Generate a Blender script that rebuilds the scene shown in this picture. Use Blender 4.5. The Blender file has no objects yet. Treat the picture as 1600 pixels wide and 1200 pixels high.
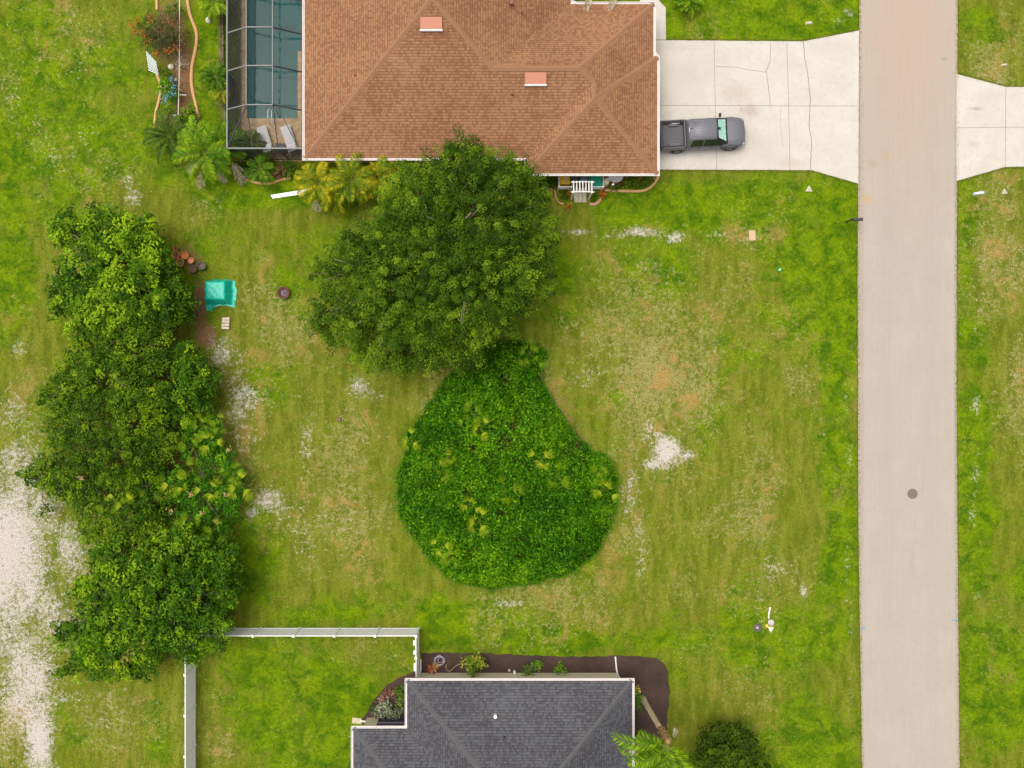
import bpy, math, random
import numpy as np
from mathutils import Vector
random.seed(7); rng = np.random.default_rng(11)
R = math.radians
S = bpy.context.scene
COL = S.collection

# ------------------------------------------------------------------ camera, sky, sun, exposure
CH = 50.0                                     # camera height; 24 photo pixels = 1 m on the ground
cam = bpy.data.cameras.new('camera'); camo = bpy.data.objects.new('camera', cam); COL.objects.link(camo)
camo.location = (0, 0, CH); camo.rotation_euler = (0, 0, 0)
cam.sensor_width = 36; cam.lens = 27; cam.clip_end = 3000; cam.clip_start = .5
S.camera = camo
SUN_EL, SUN_AZ = R(72), R(-62)                # azimuth from +Y (north), negative = west
w = bpy.data.worlds.new('World'); S.world = w; w.use_nodes = True
nt = w.node_tree; nt.nodes.clear()
sky = nt.nodes.new('ShaderNodeTexSky'); sky.sky_type = 'NISHITA'; sky.sun_disc = False
sky.sun_elevation = SUN_EL; sky.sun_rotation = SUN_AZ; sky.dust_density = 5; sky.ozone_density = 1
hs = nt.nodes.new('ShaderNodeHueSaturation'); hs.inputs['Saturation'].default_value = .22
bg = nt.nodes.new('ShaderNodeBackground'); bg.inputs['Strength'].default_value = .15
wo = nt.nodes.new('ShaderNodeOutputWorld')
nt.links.new(sky.outputs[0], hs.inputs['Color']); wt_ = nt.nodes.new('ShaderNodeMix'); wt_.data_type = 'RGBA'; wt_.blend_type = 'MULTIPLY'; wt_.inputs[0].default_value = 1; wt_.inputs[7].default_value = (1.03, .98, .88, 1)
nt.links.new(hs.outputs[0], wt_.inputs[6]); nt.links.new(wt_.outputs[2], bg.inputs[0]); nt.links.new(bg.outputs[0], wo.inputs[0])
sl = bpy.data.lights.new('sun', 'SUN'); sl.energy = .8; sl.angle = R(40); sl.color = (1, .96, .9)
so = bpy.data.objects.new('sun', sl); COL.objects.link(so)
sd = Vector((math.sin(SUN_AZ)*math.cos(SUN_EL), math.cos(SUN_AZ)*math.cos(SUN_EL), math.sin(SUN_EL)))
so.rotation_euler = sd.to_track_quat('Z', 'Y').to_euler(); so.location = (0, 0, 80)
S.view_settings.view_transform = 'Standard'; S.view_settings.look = 'None'
S.view_settings.gamma = 1; S.view_settings.exposure = 0.45
S.cycles.max_bounces = 6; S.cycles.transparent_max_bounces = 12

# ------------------------------------------------------------------ helpers
def P(px, py, h=0.0):
    k = (CH-h)/CH/24
    return ((px-800)*k, (600-py)*k, h)
def G(pts, h=0.0): return [P(a, b, h)[:2] for a, b in pts]

ROOT = {}
def thing(name, label, cat, loc=(0, 0, 0), group=None, rz=0):
    o = bpy.data.objects.new(name, None); COL.objects.link(o)
    o.empty_display_size = .2
    o.location = loc; o.rotation_euler = (0, 0, rz)
    o['label'] = label; o['category'] = cat
    if group: o['group'] = group
    ROOT[o] = Vector(loc)
    return o
def finish(me, name, mat, parent, local):
    mats = mat if isinstance(mat, (list, tuple)) else [mat]
    for m in mats: me.materials.append(m)
    o = bpy.data.objects.new(name, me); COL.objects.link(o)
    if parent is not None:
        o.parent = parent
        if not local: me.transform(__import__('mathutils').Matrix.Translation(-ROOT.get(parent, Vector())))
        ROOT[o] = Vector((0, 0, 0)) if local else ROOT.get(parent, Vector())
    return o
def tag(o, label=None, cat=None, group=None, kind=None):
    if label: o['label'] = label
    if cat: o['category'] = cat
    if group: o['group'] = group
    if kind: o['kind'] = kind
    return o
def copy_tree(o, parent=None):
    c = o.copy(); COL.objects.link(c)
    if parent is not None: c.parent = parent
    for ch in [x for x in o.children]: copy_tree(ch, c)
    return c

class MB:
    def __init__(s): s.v = []; s.f = []; s.m = []; s.uv = None
    def face(s, pts, m=0):
        b = len(s.v); s.v += [tuple(p) for p in pts]; s.f.append(tuple(range(b, b+len(pts)))); s.m.append(m)
    def box(s, c, d, rz=0, m=0, taper=1.0, tilt=None):
        cx, cy, cz = c; x, y, z = d[0]/2, d[1]/2, d[2]/2
        b = len(s.v); ca, sa = math.cos(rz), math.sin(rz)
        for (i, j, k) in ((-1,-1,-1),(1,-1,-1),(1,1,-1),(-1,1,-1),(-1,-1,1),(1,-1,1),(1,1,1),(-1,1,1)):
            t = taper if k > 0 else 1
            q = Vector((i*x*t, j*y*t, k*z))
            if tilt: q.rotate(tilt)
            s.v.append((cx+q.x*ca-q.y*sa, cy+q.x*sa+q.y*ca, cz+q.z))
        for f in ((0,3,2,1),(4,5,6,7),(0,1,5,4),(1,2,6,5),(2,3,7,6),(3,0,4,7)):
            s.f.append(tuple(b+i for i in f)); s.m.append(m)
        return s
    def bar(s, a, b, wd, th, m=0):
        """rectangular bar from a to b, wd horizontal width, th vertical"""
        a = Vector(a); b = Vector(b); d = (b-a).normalized()
        up = Vector((0, 0, 1)) if abs(d.z) < .95 else Vector((0, 1, 0))
        sx = d.cross(up).normalized()*wd/2; uz = sx.cross(d).normalized()*th/2
        base = len(s.v)
        for p in (a, b):
            for q in (-sx-uz, sx-uz, sx+uz, -sx+uz): s.v.append(tuple(p+q))
        for f in ((0,1,2,3),(7,6,5,4),(0,4,5,1),(1,5,6,2),(2,6,7,3),(3,7,4,0)):
            s.f.append(tuple(base+i for i in f)); s.m.append(m)
        return s
    def tube(s, pts, rad, n=8, m=0, cap=True):
        pts = [Vector(p) for p in pts]; k = len(pts)
        if not isinstance(rad, (list, tuple)): rad = [rad]*k
        base = len(s.v); prev = None
        for i, p in enumerate(pts):
            d = (pts[min(i+1, k-1)]-pts[max(i-1, 0)]).normalized()
            if prev is None:
                ref = Vector((0, 0, 1)) if abs(d.z) < .9 else Vector((1, 0, 0))
                u = d.cross(ref).normalized()
            else:
                u = (prev-d*prev.dot(d)).normalized()
            prev = u; v = d.cross(u)
            for j in range(n):
                a = 2*math.pi*j/n
                s.v.append(tuple(p+(u*math.cos(a)+v*math.sin(a))*rad[i]))
        for i in range(k-1):
            for j in range(n):
                a = base+i*n+j; b = base+i*n+(j+1) % n
                s.f.append((a, b, b+n, a+n)); s.m.append(m)
        if cap:
            s.f.append(tuple(base+j for j in range(n))[::-1]); s.m.append(m)
            s.f.append(tuple(base+(k-1)*n+j for j in range(n))); s.m.append(m)
        return s
    def lathe(s, c, prof, n=24, m=0, sx=1, sy=1):
        base = len(s.v)
        for (r, z) in prof:
            for j in range(n):
                a = 2*math.pi*j/n; s.v.append((c[0]+r*sx*math.cos(a), c[1]+r*sy*math.sin(a), c[2]+z))
        for i in range(len(prof)-1):
            for j in range(n):
                a = base+i*n+j; b = base+i*n+(j+1) % n
                s.f.append((a, b, b+n, a+n)); s.m.append(m)
        return s
    def disc(s, c, r, n=24, m=0):
        b = len(s.v)
        for j in range(n): s.v.append((c[0]+r*math.cos(2*math.pi*j/n), c[1]+r*math.sin(2*math.pi*j/n), c[2]))
        s.f.append(tuple(range(b, b+n))); s.m.append(m); return s
    def prism(s, poly, z0, z1, m=0):
        n = len(poly); b = len(s.v)
        ar = sum(poly[i][0]*poly[(i+1) % n][1]-poly[(i+1) % n][0]*poly[i][1] for i in range(n))
        if ar < 0: poly = poly[::-1]
        s.v += [(x, y, z0) for x, y in poly]+[(x, y, z1) for x, y in poly]
        s.f.append(tuple(range(b, b+n))[::-1]); s.f.append(tuple(range(b+n, b+2*n))); s.m += [m, m]
        for i in range(n):
            j = (i+1) % n; s.f.append((b+i, b+j, b+n+j, b+n+i)); s.m.append(m)
        return s
    def ribbon(s, pts, wd, z, m=0):
        pts = [Vector((p[0], p[1], 0)) for p in pts]; k = len(pts); L = []; Rr = []
        for i, p in enumerate(pts):
            d = (pts[min(i+1, k-1)]-pts[max(i-1, 0)]).normalized(); nrm = Vector((-d.y, d.x, 0))*wd/2
            L.append(p+nrm); Rr.append(p-nrm)
        for i in range(k-1):
            s.face([(Rr[i].x, Rr[i].y, z), (Rr[i+1].x, Rr[i+1].y, z), (L[i+1].x, L[i+1].y, z), (L[i].x, L[i].y, z)], m)
        return s
    def build(s, name, mat, parent=None, local=False, smooth=False, bevel=0, uv=None):
        me = bpy.data.meshes.new(name); me.from_pydata(s.v, [], s.f)
        me.polygons.foreach_set('material_index', s.m)
        if uv:
            l = me.uv_layers.new(name='UVMap'); l.data.foreach_set('uv', [c for t in uv for c in t])
        if smooth: me.polygons.foreach_set('use_smooth', [True]*len(s.f))
        me.update()
        o = finish(me, name, mat, parent, local)
        if bevel:
            b = o.modifiers.new('bevel', 'BEVEL'); b.width = bevel; b.segments = 2; b.limit_method = 'ANGLE'
        return o

class LM:
    """leaf mesh: many small quads with a per-leaf tint"""
    def __init__(s): s.q = []; s.t = []
    def add(s, quads, tint):
        s.q.append(np.asarray(quads, dtype=np.float32).reshape(-1, 4, 3)); s.t.append(np.broadcast_to(np.asarray(tint, dtype=np.float32), (len(s.q[-1]),)).copy())
    def leaves(s, c, nrm, L, W, tint):
        n = len(c)
        nrm = nrm/np.maximum(np.linalg.norm(nrm, axis=1, keepdims=True), 1e-6)
        r = rng.normal(size=(n, 3)); u = np.cross(nrm, r); u /= np.maximum(np.linalg.norm(u, axis=1, keepdims=True), 1e-6)
        v = np.cross(nrm, u)
        L = np.broadcast_to(L, (n,))[:, None]; W = np.broadcast_to(W, (n,))[:, None]
        fold = nrm*W*.25
        q = np.stack([c-u*L/2, c+v*W/2+fold, c+u*L/2, c-v*W/2+fold], axis=1)
        s.add(q, tint)
    def build(s, name, mat, parent=None, local=False):
        q = np.concatenate(s.q); t = np.concatenate(s.t); n = len(q)
        me = bpy.data.meshes.new(name)
        me.vertices.add(n*4); me.loops.add(n*4); me.polygons.add(n)
        me.vertices.foreach_set('co', q.reshape(-1))
        me.loops.foreach_set('vertex_index', np.arange(n*4, dtype=np.int32))
        me.polygons.foreach_set('loop_start', np.arange(0, n*4, 4, dtype=np.int32))
        me.polygons.foreach_set('loop_total', np.full(n, 4, dtype=np.int32))
        me.update(calc_edges=True)
        a = me.attributes.new('tint', 'FLOAT', 'POINT'); a.data.foreach_set('value', np.repeat(t, 4))
        return finish(me, name, mat, parent, local)

# ------------------------------------------------------------------ materials
def newmat(name):
    m = bpy.data.materials.new(name); m.use_nodes = True
    return m, m.node_tree, m.node_tree.nodes['Principled BSDF']
def N(nt, typ, **kw):
    n = nt.nodes.new(typ)
    for k, v in kw.items():
        if hasattr(n, k): setattr(n, k, v)
        else: n.inputs[k].default_value = v
    return n
def noise(nt, scale, detail=3, rough=.5, co=None, dist=0):
    n = nt.nodes.new('ShaderNodeTexNoise'); n.inputs['Scale'].default_value = scale
    n.inputs['Detail'].default_value = detail; n.inputs['Roughness'].default_value = rough; n.inputs['Distortion'].default_value = dist
    if co is not None: nt.links.new(co, n.inputs['Vector'])
    return n.outputs['Fac']
def coords(nt, scale=None):
    tc = nt.nodes.new('ShaderNodeTexCoord'); o = tc.outputs['Object']
    if scale:
        mp = nt.nodes.new('ShaderNodeMapping'); mp.inputs['Scale'].default_value = scale
        nt.links.new(o, mp.inputs['Vector']); o = mp.outputs[0]
    return o
def ramp(nt, fac, stops, interp='LINEAR'):
    r = nt.nodes.new('ShaderNodeValToRGB'); r.color_ramp.interpolation = interp
    el = r.color_ramp.elements
    while len(el) < len(stops): el.new(.5)
    for e, (p, c) in zip(el, stops):
        e.position = p; e.color = (c, c, c, 1) if isinstance(c, (int, float)) else (*c, 1)
    nt.links.new(fac, r.inputs[0]); return r.outputs[0]
def mix(nt, fac, a, b, mode='MIX'):
    n = nt.nodes.new('ShaderNodeMix'); n.data_type = 'RGBA'; n.blend_type = mode
    for k, v in ((0, fac), (6, a), (7, b)):
        if isinstance(v, (int, float)): n.inputs[k].default_value = v
        elif isinstance(v, tuple): n.inputs[k].default_value = (*v, 1)
        else: nt.links.new(v, n.inputs[k])
    return n.outputs[2]
def math_(nt, op, a, b=0.0, c=0.0, clamp=False):
    n = nt.nodes.new('ShaderNodeMath'); n.operation = op; n.use_clamp = clamp
    for i, v in enumerate((a, b, c)):
        if isinstance(v, (int, float)): n.inputs[i].default_value = v
        else: nt.links.new(v, n.inputs[i])
    return n.outputs[0]
def bump(nt, bs, h, dist=.02, st=.5):
    b = nt.nodes.new('ShaderNodeBump'); b.inputs['Distance'].default_value = dist; b.inputs['Strength'].default_value = st
    nt.links.new(h, b.inputs['Height']); nt.links.new(b.outputs[0], bs.inputs['Normal'])
MC = {}
def nm(name, col, var=.12, scale=6, rough=.65, metallic=0.0, bp=0.0, spec=.4):
    """plain painted / mineral surface with uneven tone and fine bump"""
    if name in MC: return MC[name]
    m, t, b = newmat(name); co = coords(t)
    f = noise(t, scale, 4, .6, co); f2 = noise(t, scale*7, 2, .5, co)
    k = math_(t, 'ADD', math_(t, 'MULTIPLY', f, 1.4), math_(t, 'MULTIPLY', f2, .6))
    lo = tuple(c*(1-var) for c in col); hi = tuple(min(1, c*(1+var)) for c in col)
    t.links.new(ramp(t, k, [(.7, lo), (1.0, col), (1.0, hi)] if False else [(.35, lo), (.9, hi)]), b.inputs['Base Color'])
    b.inputs['Roughness'].default_value = rough; b.inputs['Metallic'].default_value = metallic
    b.inputs['Specular IOR Level'].default_value = spec
    if bp: bump(t, b, f2, bp)
    MC[name] = m; return m

def leafmat(name, dark, mid, light, rough=.5, trans=.26):
    if name in MC: return MC[name]
    m, t, b = newmat(name)
    a = t.nodes.new('ShaderNodeAttribute'); a.attribute_name = 'tint'
    c = ramp(t, a.outputs['Fac'], [(0, dark), (.5, mid), (1, light)])
    t.links.new(c, b.inputs['Base Color']); b.inputs['Roughness'].default_value = rough
    b.inputs['Specular IOR Level'].default_value = .12
    tr = t.nodes.new('ShaderNodeBsdfTranslucent'); t.links.new(c, tr.inputs[0])
    mx = t.nodes.new('ShaderNodeMixShader'); mx.inputs[0].default_value = trans
    t.links.new(b.outputs[0], mx.inputs[1]); t.links.new(tr.outputs[0], mx.inputs[2])
    t.links.new(mx.outputs[0], t.nodes['Material Output'].inputs[0])
    MC[name] = m; return m

M_white = nm('white vinyl', (.78, .77, .79), .04, 3, .4)
M_fence = nm('white vinyl fence panel', (.86, .84, .95), .05, 2, .45)
M_cream = nm('cream plastic', (.66, .62, .5), .08, 8)
M_fascia = nm('white painted fascia', (.66, .61, .62), .06, 4, .5)
M_stucco_t = nm('tan stucco', (.5, .4, .28), .08, 9, .9, bp=.01)
M_stucco_c = nm('cream stucco', (.56, .5, .36), .05, 9, .9, bp=.01)
M_soffit = nm('soffit', (.6, .57, .52), .04, 3)
M_black = nm('black plastic', (.03, .03, .035), .2, 8, .45)
M_dark = nm('dark bronze aluminium', (.035, .035, .04), .1, 6, .5)
M_alu = nm('weathered grey aluminium', (.20, .21, .22), .1, 6, .5)
M_curb = nm('tan poured curb', (.5, .29, .14), .22, 5, .85, bp=.01)
M_terra = nm('terracotta', (.52, .17, .06), .2, 9, .8)
M_soilpot = nm('potting soil', (.12, .08, .05), .3, 20, .95, bp=.01)
M_wood = nm('raw lumber', (.45, .33, .21), .15, 5, .8)
M_bark = nm('grey bark', (.2, .16, .12), .3, 10, .9, bp=.03)
M_palmbark = nm('palm bark', (.36, .29, .2), .25, 14, .9, bp=.03)
M_boot = nm('orange palm boot', (.24, .15, .07), .3, 12, .85)
M_iron = nm('rusty iron', (.11, .05, .045), .35, 14, .8, .2, .01)
M_manhole = nm('cast iron lid', (.17, .13, .115), .15, 20, .7, .2, .01)
M_paverpk = nm('pink concrete block', (.58, .46, .4), .12, 10, .9, bp=.01)
M_stone = nm('pale stone', (.5, .47, .4), .15, 8, .9, bp=.02)
M_bluepaint = nm('blue marking paint', (.02, .3, .55), .1, 20, .7)
M_steel = nm('galvanised steel', (.5, .52, .53), .1, 10, .35, .6)

def mat_ground():
    m, t, b = newmat('lawn grass and sand')
    co = coords(t); cs = coords(t, (1.8, .45, 1))
    def at(n):
        a = t.nodes.new('ShaderNodeAttribute'); a.attribute_name = n; return a.outputs['Fac']
    big = noise(t, .22, 4, .55, co); med = noise(t, .9, 5, .62, co, .6); fine = noise(t, 4.5, 5, .7, co, .5)
    vf = noise(t, 14, 4, .75, co); st = noise(t, 1.0, 4, .6, cs); pat = noise(t, 1.7, 6, .72, co, .9)
    lush, dry, sand, mul = at('lush'), at('dry'), at('sand'), at('mulch')
    # green family
    dkg = mix(t, ramp(t, fine, [(.35, 0.), (.62, 1.)]), (.032, .092, .0006), (.070, .152, .001))
    yg = mix(t, ramp(t, fine, [(.35, 0.), (.62, 1.)]), (.108, .185, .001), (.168, .248, .002))
    g = mix(t, ramp(t, med, [(.38, 0.), (.60, 1.)]), dkg, yg)
    olive = mix(t, ramp(t, st, [(.38, 0.), (.62, 1.)]), (.098, .133, .007), (.176, .199, .020))
    olive = mix(t, ramp(t, pat, [(.52, 0.), (.66, .75)]), olive, (.135, .195, .003))
    lm = math_(t, 'ADD', lush, math_(t, 'MULTIPLY', math_(t, 'SUBTRACT', big, .5), 1.2))
    lm = math_(t, 'ADD', lm, math_(t, 'MULTIPLY', math_(t, 'SUBTRACT', pat, .5), 1.3))
    c = mix(t, ramp(t, lm, [(.15, 0.), (.5, 1.)]), olive, g)
    # dry straw coloured speckle
    straw = mix(t, ramp(t, vf, [(.35, 0.), (.62, 1.)]), (.18, .155, .04), (.37, .335, .145))
    dm = math_(t, 'ADD', dry, math_(t, 'MULTIPLY', math_(t, 'SUBTRACT', fine, .5), 2.8))
    dm = math_(t, 'ADD', dm, math_(t, 'MULTIPLY', math_(t, 'SUBTRACT', pat, .5), 2.2))
    c = mix(t, ramp(t, dm, [(.45, 0.), (1.0, .88)]), c, straw)
    rust = (.36, .22, .07)
    dr = math_(t, 'MULTIPLY', dry, ramp(t, noise(t, .55, 5, .6, co, 1.2), [(.54, 0.), (.66, .95)]))
    c = mix(t, dr, c, rust)
    # mulch / leaf litter
    lit = mix(t, ramp(t, vf, [(.3, 0.), (.7, 1.)]), (.10, .05, .025), (.30, .17, .09))
    mm = math_(t, 'ADD', mul, math_(t, 'MULTIPLY', math_(t, 'SUBTRACT', fine, .5), .9))
    c = mix(t, ramp(t, mm, [(.4, 0.), (.7, 1.)]), c, lit)
    # bare sand
    sc = mix(t, ramp(t, vf, [(.36, 0.), (.5, 1.)]), (.40, .35, .315), (.515, .475, .45))
    sc = mix(t, ramp(t, med, [(.4, 0.), (.8, .35)]), sc, (.46, .37, .29))
    sm = math_(t, 'ADD', sand, math_(t, 'MULTIPLY', math_(t, 'SUBTRACT', fine, .5), 1.9))
    sm = math_(t, 'ADD', sm, math_(t, 'MULTIPLY', math_(t, 'SUBTRACT', vf, .5), .9))
    sm = math_(t, 'ADD', sm, math_(t, 'MULTIPLY', math_(t, 'SUBTRACT', pat, .5), .9))
    c = mix(t, ramp(t, sm, [(.46, 0.), (.98, 1.)]), c, sc)
    # blade-scale mottling
    mt = ramp(t, vf, [(.30, .62), (.70, 1.36)])
    c = mix(t, 1.0, c, mt, 'MULTIPLY')
    t.links.new(c, b.inputs['Base Color']); b.inputs['Roughness'].default_value = .92
    b.inputs['Specular IOR Level'].default_value = .1
    bump(t, b, math_(t, 'ADD', fine, vf), .05, .6)
    return m
def mat_concrete(name, a, bcol, stain=.3, streak=False, spots=()):
    m, t, b = newmat(name); co = coords(t); cs = coords(t, (7, .25, 1))
    n1 = noise(t, .5, 5, .6, co); n2 = noise(t, 3, 5, .65, co); n3 = noise(t, 40, 2, .6, co)
    c = mix(t, ramp(t, n1, [(.3, 0.), (.7, 1.)]), a, bcol)
    c = mix(t, math_(t, 'MULTIPLY', ramp(t, n2, [(.5, 0.), (.8, 1.)]), stain), c, tuple(x*.62 for x in a))
    for (px_, py_, rx, ry, st_, sc_) in spots:
        mp = t.nodes.new('ShaderNodeMapping'); x_, y_, _ = P(px_, py_); mp.inputs['Location'].default_value = (-x_*24/rx, -y_*24/ry, 0); mp.inputs['Scale'].default_value = (24/rx, 24/ry, 0)
        t.links.new(co, mp.inputs['Vector']); ln_ = t.nodes.new('ShaderNodeVectorMath'); ln_.operation = 'LENGTH'; t.links.new(mp.outputs[0], ln_.inputs[0])
        dd_ = math_(t, 'ADD', ln_.outputs['Value'], math_(t, 'MULTIPLY', math_(t, 'SUBTRACT', n2, .5), 2.2))
        c = mix(t, math_(t, 'MULTIPLY', ramp(t, dd_, [(.25, 1.), (1.0, 0.)]), st_), c, sc_)
    if streak:
        c = mix(t, math_(t, 'MULTIPLY', ramp(t, noise(t, 1, 3, .6, cs), [(.4, 0.), (.7, 1.)]), .16), c, tuple(x*.72 for x in a))
    c = mix(t, 1.0, c, ramp(t, n3, [(.25, .88), (.75, 1.08)]), 'MULTIPLY')
    t.links.new(c, b.inputs['Base Color']); b.inputs['Roughness'].default_value = .9; b.inputs['Specular IOR Level'].default_value = .2
    bump(t, b, n3, .006, .5); return m
def mat_shingle(name, light, dark, line):
    m, t, b = newmat(name)
    uv = t.nodes.new('ShaderNodeUVMap').outputs[0]; co = coords(t)
    br = t.nodes.new('ShaderNodeTexBrick'); t.links.new(uv, br.inputs['Vector'])
    br.inputs['Scale'].default_value = 1; br.inputs['Brick Width'].default_value = .14; br.inputs['Row Height'].default_value = .165
    br.inputs['Mortar Size'].default_value = .018; br.inputs['Mortar Smooth'].default_value = 1; br.offset = .37; br.offset_frequency = 3
    br.inputs['Color1'].default_value = (0, 0, 0, 1); br.inputs['Color2'].default_value = (1, 1, 1, 1); br.inputs['Mortar'].default_value = (.5, .5, .5, 1)
    n1 = noise(t, .55, 4, .6, co); n2 = noise(t, 5, 3, .6, uv); n3 = noise(t, 30, 2, .5, uv)
    f = math_(t, 'ADD', math_(t, 'MULTIPLY', br.outputs['Color'], .40), math_(t, 'MULTIPLY', n2, .45)); f = math_(t, 'ADD', f, math_(t, 'MULTIPLY', noise(t, 9, 2, .6, uv), .45))
    f = math_(t, 'ADD', f, math_(t, 'MULTIPLY', math_(t, 'SUBTRACT', n1, .5), .5))
    c = mix(t, ramp(t, f, [(.48, 0.), (.82, 1.)]), dark, light)
    c = mix(t, math_(t, 'MULTIPLY', br.outputs['Fac'], .35), c, line)
    sp_ = t.nodes.new('ShaderNodeSeparateXYZ'); t.links.new(uv, sp_.inputs[0])
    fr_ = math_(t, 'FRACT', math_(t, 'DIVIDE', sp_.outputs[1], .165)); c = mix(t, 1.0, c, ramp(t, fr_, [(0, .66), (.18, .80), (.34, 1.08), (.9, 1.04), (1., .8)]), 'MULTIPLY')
    c = mix(t, 1.0, c, ramp(t, n3, [(.25, .82), (.75, 1.15)]), 'MULTIPLY')
    c = mix(t, 1.0, c, ramp(t, noise(t, .25, 3, .5, co), [(.3, .92), (.7, 1.06)]), 'MULTIPLY')
    t.links.new(c, b.inputs['Base Color']); b.inputs['Roughness'].default_value = .9; b.inputs['Specular IOR Level'].default_value = .15
    bump(t, b, f, .02, .5); return m
def mat_screen(name, op, col=(.02, .022, .026)):
    m, t, b = newmat(name); b.inputs['Base Color'].default_value = (*col, 1); b.inputs['Roughness'].default_value = .8
    co = coords(t); n = noise(t, .8, 3, .5, co)
    tr = t.nodes.new('ShaderNodeBsdfTransparent'); mx = t.nodes.new('ShaderNodeMixShader')
    t.links.new(ramp(t, n, [(.3, op*.93), (.7, op*1.07)]), mx.inputs[0])
    t.links.new(tr.outputs[0], mx.inputs[1]); t.links.new(b.outputs[0], mx.inputs[2])
    t.links.new(mx.outputs[0], t.nodes['Material Output'].inputs[0]); return m

def vnoise(x, y, sc, seed, octv=4, gain=.55):
    out = np.zeros(np.shape(x)); amp = 1; tot = 0
    for o_ in range(octv):
        g = np.random.default_rng(seed*31+o_).uniform(-1, 1, (256, 256)); X = np.asarray(x)/sc*2**o_+97.3; Y = np.asarray(y)/sc*2**o_+41.7
        xi = np.floor(X).astype(int); yi = np.floor(Y).astype(int); fx = X-xi; fy = Y-yi; fx = fx*fx*(3-2*fx); fy = fy*fy*(3-2*fy)
        a = g[yi % 256, xi % 256]; b = g[yi % 256, (xi+1) % 256]; c = g[(yi+1) % 256, xi % 256]; d = g[(yi+1) % 256, (xi+1) % 256]
        out += amp*((a*(1-fx)+b*fx)*(1-fy)+(c*(1-fx)+d*fx)*fy); tot += amp; amp *= gain
    return out/tot
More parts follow.
